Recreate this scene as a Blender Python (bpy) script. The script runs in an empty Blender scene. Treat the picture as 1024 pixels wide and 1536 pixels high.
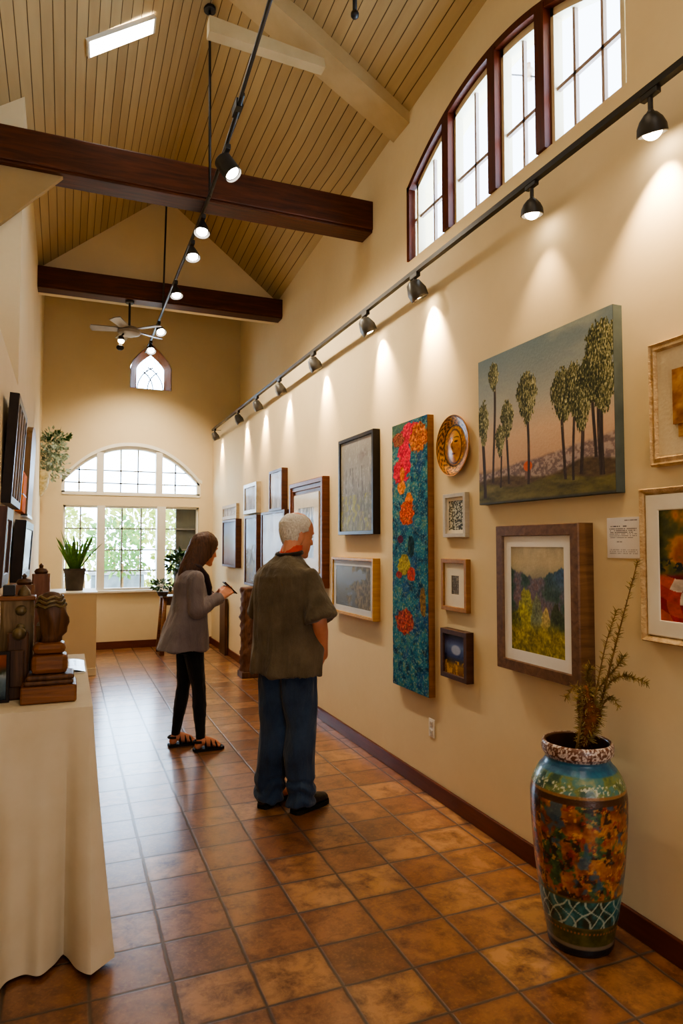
import bpy, bmesh, math, random
import numpy as np
from mathutils import Vector, Matrix, noise as mnoise
random.seed(7); np.random.seed(7)
SC = bpy.context.scene
COL = SC.collection
PI = math.pi
# ------------------------------------------------------------------ camera model (a 1024x1536 frame)
F = 1010.0
CAM = Vector((0, 0, 1.58))
PITCH = math.atan(48 / F)
YAW = math.atan(412 * math.cos(PITCH) / F)
FW = Vector((math.sin(YAW) * math.cos(PITCH), math.cos(YAW) * math.cos(PITCH), math.sin(PITCH)))
RT = Vector((math.cos(YAW), -math.sin(YAW), 0))
UP = RT.cross(FW)
def ray(u, v): return FW + RT * ((u - 512) / F) + UP * ((768 - v) / F)
def onx(u, v, x): d = ray(u, v); return CAM + d * (x / d.x)
def ony(u, v, y): d = ray(u, v); return CAM + d * (y / d.y)
def onz(u, v, z): d = ray(u, v); return CAM + d * ((z - CAM.z) / d.z)

XR, XU, XL, YB = 2.16, 2.60, -0.37, 10.8      # right wall, recessed upper right wall, left wall, back wall
LEDGE = 3.44

# ------------------------------------------------------------------ materials
def lin(c):
    return tuple(((x / 12.92) if x <= 0.04045 else ((x + 0.055) / 1.055) ** 2.4) for x in c)
def s8(r, g, b): return lin((r / 255, g / 255, b / 255))
class Mat:
    def __init__(s, name):
        s.m = bpy.data.materials.new(name); s.m.use_nodes = True
        s.t = s.m.node_tree; s.b = s.t.nodes['Principled BSDF']; s.out = s.t.nodes['Material Output']
    def n(s, typ, ins=None, **pr):
        nd = s.t.nodes.new('ShaderNode' + typ)
        for k, v in pr.items(): setattr(nd, k, v)
        for k, v in (ins or {}).items(): s.set(nd.inputs[k], v)
        return nd
    def set(s, sock, v):
        if isinstance(v, bpy.types.NodeSocket): s.t.links.new(v, sock)
        elif isinstance(v, (tuple, list)) and sock.type == 'RGBA' and len(v) == 3: sock.default_value = (*v, 1)
        else: sock.default_value = v
    def bs(s, **k):
        names = dict(col='Base Color', rough='Roughness', metal='Metallic', spec='Specular IOR Level', nor='Normal',
                     em='Emission Color', es='Emission Strength', sheen='Sheen Weight', coat='Coat Weight', sss='Subsurface Weight', alpha='Alpha', trans='Transmission Weight')
        for a, v in k.items(): s.set(s.b.inputs[names[a]], v)
        return s
    def math(s, op, a, b=0.0, c=None):
        nd = s.n('Math', operation=op); s.set(nd.inputs[0], a); s.set(nd.inputs[1], b)
        if c is not None: s.set(nd.inputs[2], c)
        return nd.outputs[0]
    def mix(s, f, a, b, mode='MIX'):
        nd = s.n('Mix', data_type='RGBA', blend_type=mode)
        s.set(nd.inputs[0], f); s.set(nd.inputs[6], a); s.set(nd.inputs[7], b); return nd.outputs[2]
    def ramp(s, f, stops):
        nd = s.n('ValToRGB', {0: f}); cr = nd.color_ramp
        while len(cr.elements) < len(stops): cr.elements.new(0.5)
        for e, (p, c) in zip(cr.elements, stops): e.position = p; e.color = (*c, 1)
        return nd.outputs[0]
    def obj(s): return s.n('TexCoord').outputs['Object']
    def noise(s, vec, scale, detail=4, rough=0.55, dist=0.0):
        nd = s.n('TexNoise', {'Vector': vec, 'Scale': scale, 'Detail': detail, 'Roughness': rough, 'Distortion': dist}); return nd.outputs['Fac']
    def mapv(s, vec, sc=(1, 1, 1), rot=(0, 0, 0)):
        return s.n('Mapping', {'Vector': vec, 'Scale': sc, 'Rotation': rot}).outputs[0]
    def bump(s, h, strength=0.3, dist=0.01):
        return s.n('Bump', {'Height': h, 'Strength': strength, 'Distance': dist}).outputs[0]

def mottled(name, c1, c2, scale=8, rough=0.6, spec=0.3, bump=0.0, bscale=60, metal=0.0, stretch=(1, 1, 1), bd=0.004, **kw):
    m = Mat(name); v = m.mapv(m.obj(), stretch)
    m.bs(col=m.ramp(m.noise(v, scale, 5), [(0.3, c1), (0.7, c2)]), rough=rough, spec=spec, metal=metal)
    if bump: m.bs(nor=m.bump(m.noise(v, bscale, 4), bump, bd))
    for k, x in kw.items(): m.bs(**{k: x})
    return m.m
def wood(name, c1, c2, axis='Y', scale=4, rough=0.5, spec=0.3, bump=0.25):
    m = Mat(name); st = {'X': (1, 12, 12), 'Y': (12, 1, 12), 'Z': (12, 12, 1)}[axis]
    v = m.mapv(m.obj(), st)
    f = m.noise(v, scale, 6, 0.6, 0.6)
    k = m.noise(m.obj(), 2.5, 3)
    c = m.mix(m.math('MULTIPLY', k, 0.5), m.ramp(f, [(0.3, c1), (0.68, c2)]), tuple(x * 0.5 for x in c1))
    m.bs(col=c, rough=rough, spec=spec, nor=m.bump(f, bump, 0.004)); return m.m
def vcol(name, rough=0.6, spec=0.25, bump=0.0, bscale=120, coat=0.0, bd=0.003):
    m = Mat(name); a = m.n('Attribute', attribute_name='Col').outputs['Color']
    n = m.noise(m.obj(), bscale, 3)
    m.bs(col=m.mix(0.14, a, m.mix(n, (0, 0, 0), (1, 1, 1)), 'OVERLAY'), rough=rough, spec=spec, coat=coat)
    if bump: m.bs(nor=m.bump(n, bump, bd))
    return m.m
def emit(name, c, st):
    m = Mat(name); n = m.noise(m.obj(), 3); m.bs(col=c, em=m.mix(m.math('MULTIPLY', n, 0.1), c, (1, 1, 1)), es=st); return m.m
def glassy(name, f0=.04, tint=(1, 1, 1), rough=0.02, graz=.75):
    m = Mat(name); t = m.t; t.nodes.remove(m.b)
    lw = m.n('LayerWeight', {'Blend': 0.5}).outputs['Facing']
    fr = m.math('ADD', m.math('MULTIPLY', m.math('POWER', lw, 5.0), graz), f0)
    tr = m.n('BsdfTransparent', {'Color': tint}); gl = m.n('BsdfGlossy', {'Roughness': rough})
    mx = m.n('MixShader', {0: fr, 1: tr.outputs[0], 2: gl.outputs[0]}); t.links.new(mx.outputs[0], m.out.inputs[0]); return m.m

# ------------------------------------------------------------------ mesh helpers
def q(bm, pts, mi=0):
    f = bm.faces.new([bm.verts.new(p) for p in pts]); f.material_index = mi; return f
def box(bm, x0, x1, y0, y1, z0, z1, mi=0, M=None, bev=0.0):
    vs = [bm.verts.new(Vector(p)) for p in ((x0, y0, z0), (x1, y0, z0), (x1, y1, z0), (x0, y1, z0), (x0, y0, z1), (x1, y0, z1), (x1, y1, z1), (x0, y1, z1))]
    fs = []
    for a in ((3, 2, 1, 0), (4, 5, 6, 7), (0, 1, 5, 4), (1, 2, 6, 5), (2, 3, 7, 6), (3, 0, 4, 7)):
        f = bm.faces.new([vs[i] for i in a]); f.material_index = mi; fs.append(f)
    if bev:
        es = list({e for f in fs for e in f.edges})
        r = bmesh.ops.bevel(bm, geom=es, offset=bev, segments=2, profile=0.5, affect='EDGES')
        vs = list({v for f in r['faces'] for v in f.verts} | {v for v in vs if v.is_valid})
        for f in {f for v in vs for f in v.link_faces}: f.material_index = mi
        vs = list({v for v0 in vs for f in v0.link_faces for v in f.verts})
    if M is not None:
        for v in vs: v.co = M @ v.co
    return vs
def ringv(c, a, b, ra, rb, n, ph=0.0): return [c + a * (math.cos(ph + 2 * PI * i / n) * ra) + b * (math.sin(ph + 2 * PI * i / n) * rb) for i in range(n)]
def skin_rings(bm, rings, mi=0, cap=True, smooth=True):
    R = [[bm.verts.new(p) for p in r] for r in rings]; n = len(R[0])
    for A, B in zip(R, R[1:]):
        for i in range(n):
            f = bm.faces.new((A[i], A[(i + 1) % n], B[(i + 1) % n], B[i])); f.material_index = mi; f.smooth = smooth
    if cap:
        for r, fl in ((R[0], True), (R[-1], False)):
            f = bm.faces.new(r[::-1] if fl else r); f.material_index = mi
    return R
def tube(bm, pts, rad, n=8, mi=0, cap=True, flat=1.0):
    pts = [Vector(p) for p in pts]
    if not isinstance(rad, (list, tuple)): rad = [rad] * len(pts)
    t0 = (pts[1] - pts[0]).normalized()
    a = t0.orthogonal().normalized(); rings = []
    for i, p in enumerate(pts):
        t = (pts[min(i + 1, len(pts) - 1)] - pts[max(i - 1, 0)]).normalized()
        a = (a - t * a.dot(t))
        if a.length < 1e-6: a = t.orthogonal()
        a.normalize(); b = t.cross(a)
        rings.append(ringv(p, a, b, rad[i], rad[i] * flat, n))
    skin_rings(bm, rings, mi, cap)
def lathe(bm, prof, n=32, mi=0, c=(0, 0, 0), cap=True):
    c = Vector(c)
    skin_rings(bm, [[c + Vector((r * math.cos(2 * PI * i / n), r * math.sin(2 * PI * i / n), z)) for i in range(n)] for r, z in prof], mi, cap)
def ball(bm, c, r, n=12, mi=0, sc=(1, 1, 1)):
    c = Vector(c); rings = []
    for j in range(1, n):
        th = PI * j / n - PI / 2
        rings.append([c + Vector((r * sc[0] * math.cos(th) * math.cos(2 * PI * i / n), r * sc[1] * math.cos(th) * math.sin(2 * PI * i / n), r * sc[2] * math.sin(th))) for i in range(n)])
    skin_rings(bm, rings, mi)
def prism(bm, poly, axis, d0, d1, mi=0):
    """poly: 2D outline; axis: the extruded axis 'x','y','z'"""
    def P(a, b, d): return {'x': (d, a, b), 'y': (a, d, b), 'z': (a, b, d)}[axis]
    A = [bm.verts.new(P(a, b, d0)) for a, b in poly]; B = [bm.verts.new(P(a, b, d1)) for a, b in poly]; n = len(poly)
    for i in range(n):
        f = bm.faces.new((A[i], A[(i + 1) % n], B[(i + 1) % n], B[i])); f.material_index = mi
    for r in (A[::-1], B): f = bm.faces.new(r); f.material_index = mi
def BM(): return bmesh.new()
def link(name, me, mats, parent=None, M=None):
    o = bpy.data.objects.new(name, me); COL.objects.link(o)
    for m in (mats if isinstance(mats, (list, tuple)) else [mats]): me.materials.append(m)
    if parent: o.parent = parent
    if M is not None: o.matrix_local = M
    return o
def obj(name, bm, mats, parent=None, smooth=False, world=False, fix=True):
    if fix: bmesh.ops.recalc_face_normals(bm, faces=bm.faces)
    if world and parent is not None:
        W = Matrix(); p = parent
        while p is not None: W = p.matrix_basis @ W; p = p.parent
        bm.transform(W.inverted())
    me = bpy.data.meshes.new(name); bm.to_mesh(me); bm.free()
    if smooth:
        me.polygons.foreach_set('use_smooth', [True] * len(me.polygons))
        if smooth != 'all':
            try: me.set_sharp_from_angle(angle=math.radians(40))
            except Exception: pass
    return link(name, me, mats, parent)
def tag(o, label=None, cat=None, group=None, kind=None):
    if label: o['label'] = label
    if cat: o['category'] = cat
    if group: o['group'] = group
    if kind: o['kind'] = kind
    return o
def thing(name, label, cat, loc=(0, 0, 0), rz=0, group=None, M=None):
    o = bpy.data.objects.new(name, None); o.empty_display_size = 0.05; COL.objects.link(o)
    if M is not None: o.matrix_basis = M
    else: o.location = loc; o.rotation_euler = (0, 0, rz)
    if M is None: o.matrix_basis = Matrix.Translation(Vector(loc)) @ Matrix.Rotation(rz, 4, 'Z')
    return tag(o, label, cat, group)
def struct(name, bm, mats, parent=None, smooth=False):
    o = obj(name, bm, mats, parent, smooth)
    if not parent: o['kind'] = 'structure'
    return o
def cut(o, cutters):
    """carve closed prisms out of a mesh object (exact boolean), result baked into the mesh"""
    for bm in cutters:
        bmesh.ops.recalc_face_normals(bm, faces=bm.faces)
        me = bpy.data.meshes.new('tmp'); bm.to_mesh(me); bm.free()
        c = bpy.data.objects.new('tmp', me); COL.objects.link(c)
        md = o.modifiers.new('b', 'BOOLEAN'); md.operation = 'DIFFERENCE'; md.object = c; md.solver = 'EXACT'
        dg = bpy.context.evaluated_depsgraph_get(); dg.update()
        nm = bpy.data.meshes.new_from_object(o.evaluated_get(dg), depsgraph=dg)
        o.modifiers.clear(); old = o.data; o.data = nm; nm.name = o.name; bpy.data.meshes.remove(old)
        bpy.data.objects.remove(c); bpy.data.meshes.remove(me)
def copy_tree(o, parent=None):
    c = o.copy(); COL.objects.link(c); c.parent = parent
    for ch in list(o.children): copy_tree(ch, c)
    return c

# ------------------------------------------------------------------ numpy painting
def _h(ix, iy, s):
    n = (ix * 374761393 + iy * 668265263 + s * 1442695041) & 0xffffffff
    n = ((n ^ (n >> 13)) * 1274126177) & 0xffffffff
    return ((n ^ (n >> 16)) & 0xffff) / 65535.0
def vn(x, y, s=0):
    ix = np.floor(x).astype(np.int64); iy = np.floor(y).astype(np.int64); fx = x - ix; fy = y - iy
    fx = fx * fx * (3 - 2 * fx); fy = fy * fy * (3 - 2 * fy)
    return (_h(ix, iy, s) * (1 - fx) + _h(ix + 1, iy, s) * fx) * (1 - fy) + (_h(ix, iy + 1, s) * (1 - fx) + _h(ix + 1, iy + 1, s) * fx) * fy
def fbm(x, y, s=0, o=4):
    r = 0; a = 0.5; tt = 0
    for k in range(o): r = r + a * vn(x * 2 ** k, y * 2 ** k, s + k * 17); tt += a; a *= 0.55
    return r / tt
def sst(a, b, x): t = np.clip((x - a) / (b - a + 1e-9), 0, 1); return t * t * (3 - 2 * t)
def lay(C, m, c):
    c = np.array(c, dtype=float)
    if c.ndim == 1: c = c[None, None, :]
    return C * (1 - m[..., None]) + c * m[..., None]
def C8(*c): return np.array(c) / 255.0
def grad(t, stops):
    out = np.zeros(t.shape + (3,)); xs = [p for p, _ in stops]
    for k in range(3): out[..., k] = np.interp(t, xs, [c[k] / 255 for _, c in stops])
    return out
def painted(name, fn, nx, ny, mapf, mat, parent, world=True, closed=False):
    """grid mesh, mapf(U,V)->(x,y,z) arrays, coloured per vertex by fn(U,V) (display colours 0..1)"""
    U, V = np.meshgrid(np.linspace(0, 1, nx + 1), np.linspace(0, 1, ny + 1))
    Cc = np.clip(fn(U, V), 0, 1)
    P = np.stack(mapf(U, V), -1).reshape(-1, 3)
    if world and parent is not None:
        W = Matrix(); p = parent
        while p is not None: W = p.matrix_basis @ W; p = p.parent
        I = np.array(W.inverted()); P = P @ I[:3, :3].T + I[:3, 3]
    idx = np.arange((nx + 1) * (ny + 1)).reshape(ny + 1, nx + 1)
    Fc = np.stack([idx[:-1, :-1], idx[:-1, 1:], idx[1:, 1:], idx[1:, :-1]], -1).reshape(-1, 4)
    me = bpy.data.meshes.new(name); me.from_pydata(P.tolist(), [], Fc.tolist()); me.update()
    L = np.where(Cc <= 0.04045, Cc / 12.92, ((Cc + 0.055) / 1.055) ** 2.4).reshape(-1, 3)
    at = me.color_attributes.new('Col', 'FLOAT_COLOR', 'POINT')
    at.data.foreach_set('color', np.concatenate([L, np.ones((len(L), 1))], 1).astype(np.float32).ravel())
    me.polygons.foreach_set('use_smooth', [True] * len(me.polygons))
    return link(name, me, mat, parent)
# ================================================================== THE SETTING
def wallmat(name, c1, c2):
    m = Mat(name); o = m.obj()
    n = m.noise(o, 1.1, 3); n2 = m.noise(o, 22, 4)
    m.bs(col=m.mix(m.math('MULTIPLY', n2, 0.25), m.ramp(n, [(0.3, c1), (0.7, c2)]), tuple(x * 0.86 for x in c1)), rough=0.8, spec=0.08,
         nor=m.bump(m.noise(o, 45, 4), 0.12, 0.004)); return m.m
WALL = wallmat('cream_plaster', s8(222, 202, 164), s8(230, 212, 176))
WHITE = mottled('white_paint', s8(228, 222, 208), s8(238, 233, 222), 5, 0.45)
TRIMC = mottled('cream_trim_paint', s8(226, 213, 182), s8(232, 220, 190), 5, 0.55)
BEAMW = wood('dark_stained_beam', s8(50, 21, 8), s8(100, 50, 22), 'X', 2.2, 0.5, 0.3, 0.5)
BASEW = wood('brown_baseboard', s8(92, 44, 28), s8(116, 60, 38), 'Y', 3, 0.4)
BASEX = wood('brown_baseboard_cross', s8(92, 44, 28), s8(116, 60, 38), 'X', 3, 0.4)
BLACK = mottled('black_metal', s8(26, 23, 21), s8(40, 36, 33), 10, 0.45, 0.4)
REDW = wood('reddish_window_wood', s8(70, 24, 10), s8(104, 42, 18), 'Z', 3, 0.4)

def floormat():
    m = Mat('saltillo_tile'); o = m.obj(); x = m.n('SeparateXYZ', {0: o})
    wob = m.math('MULTIPLY', m.math('SUBTRACT', m.noise(o, 9, 3), 0.5), 0.035)
    tx = m.math('ADD', m.math('DIVIDE', m.math('SUBTRACT', x.outputs[0], 0.382), 0.281), wob)
    ty = m.math('ADD', m.math('DIVIDE', m.math('SUBTRACT', x.outputs[1], 2.298), 0.2585), wob)
    cx = m.math('FLOOR', tx); cy = m.math('FLOOR', ty)
    fx = m.math('ABSOLUTE', m.math('SUBTRACT', m.math('FRACT', tx), 0.5)); fy = m.math('ABSOLUTE', m.math('SUBTRACT', m.math('FRACT', ty), 0.5))
    e = m.math('MAXIMUM', fx, fy)
    g = m.n('MapRange', {0: e, 1: 0.468, 2: 0.492}).outputs[0]
    cell = m.n('CombineXYZ', {0: cx, 1: cy}).outputs[0]
    wn = m.n('TexWhiteNoise', {'Vector': cell}, noise_dimensions='2D')
    base = m.ramp(wn.outputs[0], [(0.0, s8(120, 78, 50)), (0.35, s8(148, 98, 62)), (0.7, s8(164, 114, 74)), (1.0, s8(186, 138, 92))])
    sh = m.n('VectorMath', {0: o, 1: wn.outputs[1]}, operation='ADD').outputs[0]
    mot = m.noise(sh, 11, 7, 0.68, 0.25); fine = m.noise(sh, 60, 5, 0.65)
    c = m.mix(m.n('MapRange', {0: mot, 1: 0.42, 2: 0.68}).outputs[0], base, s8(96, 58, 34))
    c = m.mix(m.n('MapRange', {0: fine, 1: 0.5, 2: 0.8, 4: 0.5}).outputs[0], c, s8(190, 140, 88))
    c = m.mix(m.n('MapRange', {0: e, 1: 0.38, 2: 0.47, 4: 0.35}).outputs[0], c, s8(86, 52, 32))
    c = m.mix(g, c, s8(84, 68, 54))
    r = m.math('ADD', m.n('MapRange', {0: fine, 3: 0.24, 4: 0.42}).outputs[0], m.math('MULTIPLY', g, 0.35))
    h = m.math('ADD', m.math('MULTIPLY', g, -1.0), m.math('ADD', m.math('MULTIPLY', fine, 0.10), m.math('MULTIPLY', mot, 0.5)))
    tilt = m.math('MULTIPLY', m.math('SUBTRACT', wn.outputs[0], 0.5), fx)
    m.set(m.b.inputs['Coat Roughness'], 0.2)
    m.bs(col=c, rough=r, spec=0.5, coat=0.85, nor=m.bump(m.math('ADD', h, tilt), 0.5, 0.006)); return m.m
FLOOR = floormat()

def plankmat():
    m = Mat('painted_beadboard'); o = m.obj(); x = m.n('SeparateXYZ', {0: o}).outputs[0]
    t = m.math('FRACT', m.math('DIVIDE', x, 0.079)); e = m.math('ABSOLUTE', m.math('SUBTRACT', t, 0.5))
    g = m.n('MapRange', {0: e, 1: 0.455, 2: 0.485}).outputs[0]
    cell = m.math('FLOOR', m.math('DIVIDE', x, 0.079))
    wn = m.n('TexWhiteNoise', {'W': cell}, noise_dimensions='1D').outputs[0]
    n = m.noise(m.mapv(o, (6, 0.6, 6)), 2, 4)
    c = m.ramp(m.math('ADD', m.math('MULTIPLY', wn, 0.35), m.math('MULTIPLY', n, 0.6)), [(0.2, s8(170, 146, 106)), (0.8, s8(190, 168, 126))])
    m.bs(col=m.mix(g, c, s8(84, 62, 38)), rough=0.6, spec=0.25, nor=m.bump(m.math('MULTIPLY', g, -1.0), 0.9, 0.006)); return m.m
PLANK = plankmat()
PAINTEDW = mottled('painted_rafter', s8(180, 158, 118), s8(194, 172, 132), 4, 0.6)

YN = -2.6      # room end behind the camera
bm = BM(); box(bm, -0.6, 2.5, YN - .2, 11.2, -0.12, 0); struct('floor', bm, FLOOR)
# right wall: lower part stands proud of the recessed upper part, a ledge between
bm = BM(); prism(bm, [(XR, -0.1), (XR, LEDGE), (XU, LEDGE), (XU, 7.2), (XU + 0.24, 7.2), (XU + 0.24, -0.1)], 'y', YN - .2, YB + 0.24)
WR = struct('wall_right', bm, WALL)
# clerestory opening
CY, CW, CZ0, CZS, CR = 3.715, 1.185, 3.93, 4.55, 0.38
def carch(y): return CZS + CR * max(0, 1 - ((y - CY) / CW) ** 2)
poly = [(CY - CW, CZ0), (CY + CW, CZ0)] + [(CY + CW - 2 * CW * i / 32, carch(CY + CW - 2 * CW * i / 32)) for i in range(33)]
bm = BM(); prism(bm, poly, 'x', XU - 0.1, XU + 0.5); cut(WR, [bm])
bm = BM(); box(bm, XL - 0.5, XL, 5.72, YB + .24, -0.1, 7.2); box(bm, XL - .5, XL, YN - .2, 5.72, -.1, 2.80); box(bm, XL - .5, XL - .26, YN - .2, 5.72, 2.8, 7.2); struct('wall_left', bm, WALL)
bm = BM(); box(bm, XL - 0.5, XU + 0.24, YN - 0.3, YN, -0.1, 7.2); struct('wall_front', bm, WALL)
# back wall with arched window, lower window and small pointed window
bm = BM(); box(bm, XL - .24, XU + .24, YB, YB + 0.26, -0.1, 7.2); WB = struct('wall_back', bm, WALL)
AX0, AX1 = ony(92, 742, YB).x, ony(300, 742, YB).x
AZ0, AZT = ony(195, 742, YB).z, ony(195, 669, YB).z
acx, acw = (AX0 + AX1) / 2, (AX1 - AX0) / 2
def aarch(x):
    t = min(1, abs(x - acx) / acw); return AZ0 + 0.20 + (AZT - AZ0 - 0.20) * max(0, 1 - t ** 2.2)
apoly = [(AX0, AZ0), (AX1, AZ0)] + [(AX1 - 2 * acw * i / 40, aarch(AX1 - 2 * acw * i / 40)) for i in range(41)]
bm = BM(); prism(bm, apoly, 'y', YB - 0.1, YB + 0.5); cs = [bm]
LX0, LX1 = ony(94, 800, YB).x, ony(298, 800, YB).x
LZ0, LZ1 = ony(190, 885, YB).z, ony(190, 759, YB).z
bm = BM(); box(bm, LX0, LX1, YB - .1, YB + .5, LZ0, LZ1); cs.append(bm)
gx0, gx1 = ony(195, 585, YB).x, ony(257, 585, YB).x
gz0, gz1, gzt = ony(225, 584, YB).z, ony(225, 552, YB).z, ony(225, 515, YB).z
gcx, gw = (gx0 + gx1) / 2, (gx1 - gx0) / 2
def gpoly(ins, n=10):
    w = gw - ins; zt = gzt - ins * 1.5
    R = [(gcx + w * math.cos(PI / 2 * i / n) ** 1.15, gz1 + (zt - gz1) * math.sin(PI / 2 * i / n) ** 1.0) for i in range(n)]
    R = [(gcx + w * (1 - (i / n) ** 1.5), gz1 + (zt - gz1) * (i / n)) for i in range(n)]
    return [(gcx - w, gz0 + ins * 0.2), (gcx + w, gz0 + ins * 0.2)] + R + [(gcx, zt)] + [(2 * gcx - a, b) for a, b in R[::-1]]
bm = BM(); prism(bm, gpoly(0), 'y', YB - .1, YB + .5); cs.append(bm)
cut(WB, cs)

# roof: two painted plank slopes meeting at the ridge; it climbs slightly towards the camera
YG = 8.70
def eave(y): return 4.87 + 0.087 * (8.6 - y)
def ridge(y): return Vector((1.09 - 0.016 * (8.6 - y), y, 6.05 + 0.012 * (8.6 - y)))
bm = BM(); ys = [YN - .2, 0, 3, 6, YG, YB + .2]
for ya, yb in zip(ys[:-1], ys[1:-1]):
    for x, s in ((XL - 0.3, -.22), (XU + 0.02, 0)):
        a, b = Vector((x, ya, eave(ya) + s)), Vector((x, yb, eave(yb) + s))
        for dz in (0, 0.12):
            D = Vector((0, 0, dz)); q(bm, [a + D, b + D, ridge(yb) + D, ridge(ya) + D])
box(bm, XL - .2, XU + .1, YG, YB + .25, 7.1, 7.19); struct('ceiling', bm, PLANK)
# gable header above the far beam
bm = BM(); prism(bm, [(XL, 4.60), (XU, 4.60), (XU, 7.19), (XL, 7.19)], 'y', YG, YG + 0.12); struct('wall_gable', bm, WALL)

def beam(label, y, zb, h, d):
    t = thing('ceiling_beam', label, 'beam', (1.1, y, zb), group='dark wooden cross beams')
    bm = BM(); box(bm, XL - (.3 if y < 6 else .06), XU + 0.01, y, y + d, zb, zb + h, bev=0.012); obj('timber', bm, BEAMW, t, world=True)
    bm = BM(); box(bm, XL - (.28 if y < 6 else 0), XU, y + .01, y + d, zb - 0.022, zb, bev=.005); obj('edge_board', bm, BEAMW, t, world=True)
beam('nearer dark-stained timber cross beam, longest and highest in view', 5.60, 4.515, 0.275, 0.24)
beam('farther dark-stained timber cross beam in front of the cream gable', 8.46, 4.595, 0.235, 0.20)

# white-painted boxed rafters and tie of the truss
def slopebox(bm, p0, p1, w, h):
    p0 = Vector(p0); p1 = Vector(p1); t = (p1 - p0); L = t.length; t.normalize(); yv = Vector((0, 1, 0)); n = t.cross(yv).normalized()
    if n.z < 0: n = -n
    M = Matrix(((t.x, yv.x, n.x, p0.x), (t.y, yv.y, n.y, p0.y), (t.z, yv.z, n.z, p0.z), (0, 0, 0, 1)))
    box(bm, 0, L, -w / 2, w / 2, 0, h, M=M)
ry = 5.02
bm = BM(); slopebox(bm, (XU + .05, ry, eave(ry) - 0.10), ridge(ry) + Vector((0.0, 0, -0.09)), 0.30, 0.22); struct('trim_1', bm, PAINTEDW)
bm = BM(); prism(bm, [(ony(u, v, 4.9).x, ony(u, v, 4.9).z) for u, v in ((314, 46), (488, 101), (486, 87), (314, 22))], 'y', 4.9, 5.0); struct('trim_2', bm, PAINTEDW)
# drywall gusset on the left, under the near beam
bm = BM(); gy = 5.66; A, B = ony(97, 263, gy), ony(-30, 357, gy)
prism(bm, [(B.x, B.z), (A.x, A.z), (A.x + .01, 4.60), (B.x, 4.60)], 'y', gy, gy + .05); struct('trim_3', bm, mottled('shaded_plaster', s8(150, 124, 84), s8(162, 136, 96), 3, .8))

# baseboards
bm = BM(); box(bm, XR - 0.018, XR, YN, YB, 0, 0.098, bev=.004); struct('baseboard_right', bm, BASEW)
bm = BM(); box(bm, XL, XR, YB - 0.018, YB, 0, 0.11, bev=.004); struct('baseboard_back', bm, BASEX)
bm = BM(); box(bm, XL, XL + 0.018, YN, YB, 0, 0.098, bev=.004); struct('baseboard_left', bm, BASEW)

# ---- windows
GLASS = glassy('window_glass', .03, (0.97, 0.98, 1.0))
MUNT = mottled('grey_muntin', s8(120, 118, 112), s8(146, 142, 134), 6, 0.5)
def win_root(name, label, loc):
    t = thing(name, None, None, loc); t['kind'] = 'structure'; return t
# window_1: the arched upper light of the back wall
w1 = win_root('window_1', None, (acx, YB, AZ0))
bm = BM(); m = 0.045
def arch_band(bm, f, x0, x1, m, y0, y1, ax='y', n=40):
    for i in range(n):
        a = x0 + (x1 - x0) * i / n; b = x0 + (x1 - x0) * (i + 1) / n
        P = [(a, f(a) - m), (b, f(b) - m), (b, f(b) + .002), (a, f(a) + .002)]; prism(bm, P, ax, y0, y1)
arch_band(bm, aarch, AX0, AX1, m, YB + .05, YB + .16)
box(bm, AX0, AX1, YB + .05, YB + .16, AZ0, AZ0 + 0.04)
for x in (AX0, AX1 - m): box(bm, x, x + m, YB + .05, YB + .16, AZ0, aarch(AX0) + .02)
PX = []
for ua, ub in ((145, 156), (234, 244)):
    xa, xb = ony(ua, 705, YB).x, ony(ub, 705, YB).x; PX.append((xa, xb)); xm = (xa + xb) / 2; box(bm, xa, xb, YB + 0.0, YB + .16, AZ0, aarch(xm) - .01)
obj('window_frame', bm, WHITE, w1, world=True)
bm = BM(); box(bm, AX0, AX1, YB - 0.012, YB + .01, AZ0 - .02, AZ0 + .01); arch_band(bm, lambda x: aarch(x) + 0.05, AX0 - .03, AX1 + .03, 0.05, YB - 0.012, YB + 0.012); obj('casing', bm, WHITE, w1, world=True)
bm = BM()
for u in (119, 182, 208, 264.5): x = ony(u, 705, YB).x; box(bm, x - .01, x + .01, YB + .09, YB + .12, AZ0, aarch(x) - .02)
for v, in ((706,), (725,)): z = ony(195, v, YB).z; box(bm, AX0, AX1, YB + .09, YB + .12, z - .009, z + .009)
obj('muntin', bm, MUNT, w1, world=True)
bm = BM(); q(bm, [(a, YB + .104, b) for a, b in apoly]); obj('pane', bm, GLASS, w1, world=True)
# window_2: three lights below
w2 = win_root('window_2', None, ((LX0 + LX1) / 2, YB, LZ0))
bm = BM(); posts = [(ony(145, 820, YB).x, ony(157, 820, YB).x), (ony(235, 820, YB).x, ony(248, 820, YB).x)]
for a, b in posts: box(bm, a, b, YB - .005, YB + .2, LZ0, LZ1)
for z0, z1 in ((LZ0, LZ0 + .03), (LZ1 - .03, LZ1)): box(bm, LX0, LX1, YB + .06, YB + .16, z0, z1)
for x in (LX0, LX1 - .03): box(bm, x, x + .03, YB + .06, YB + .16, LZ0, LZ1)
obj('window_frame', bm, WHITE, w2, world=True)
bm = BM()
for u in (120, 183, 212): x = ony(u, 820, YB).x; box(bm, x - .011, x + .011, YB + .09, YB + .12, LZ0, LZ1)
for v in (793, 825, 856): z = ony(195, v, YB).z; box(bm, LX0, LX1, YB + .09, YB + .12, z - .01, z + .01)
obj('muntin', bm, MUNT, w2, world=True)
bm = BM(); q(bm, [(LX0, YB + .104, LZ0), (LX1, YB + .104, LZ0), (LX1, YB + .104, LZ1), (LX0, YB + .104, LZ1)]); obj('pane', bm, GLASS, w2, world=True)
bm = BM(); box(bm, LX0 - .06, LX1 + .06, YB - .06, YB + .1, LZ0 - .035, LZ0, bev=.005); obj('window_sill', bm, WHITE, w2, world=True)
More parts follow.
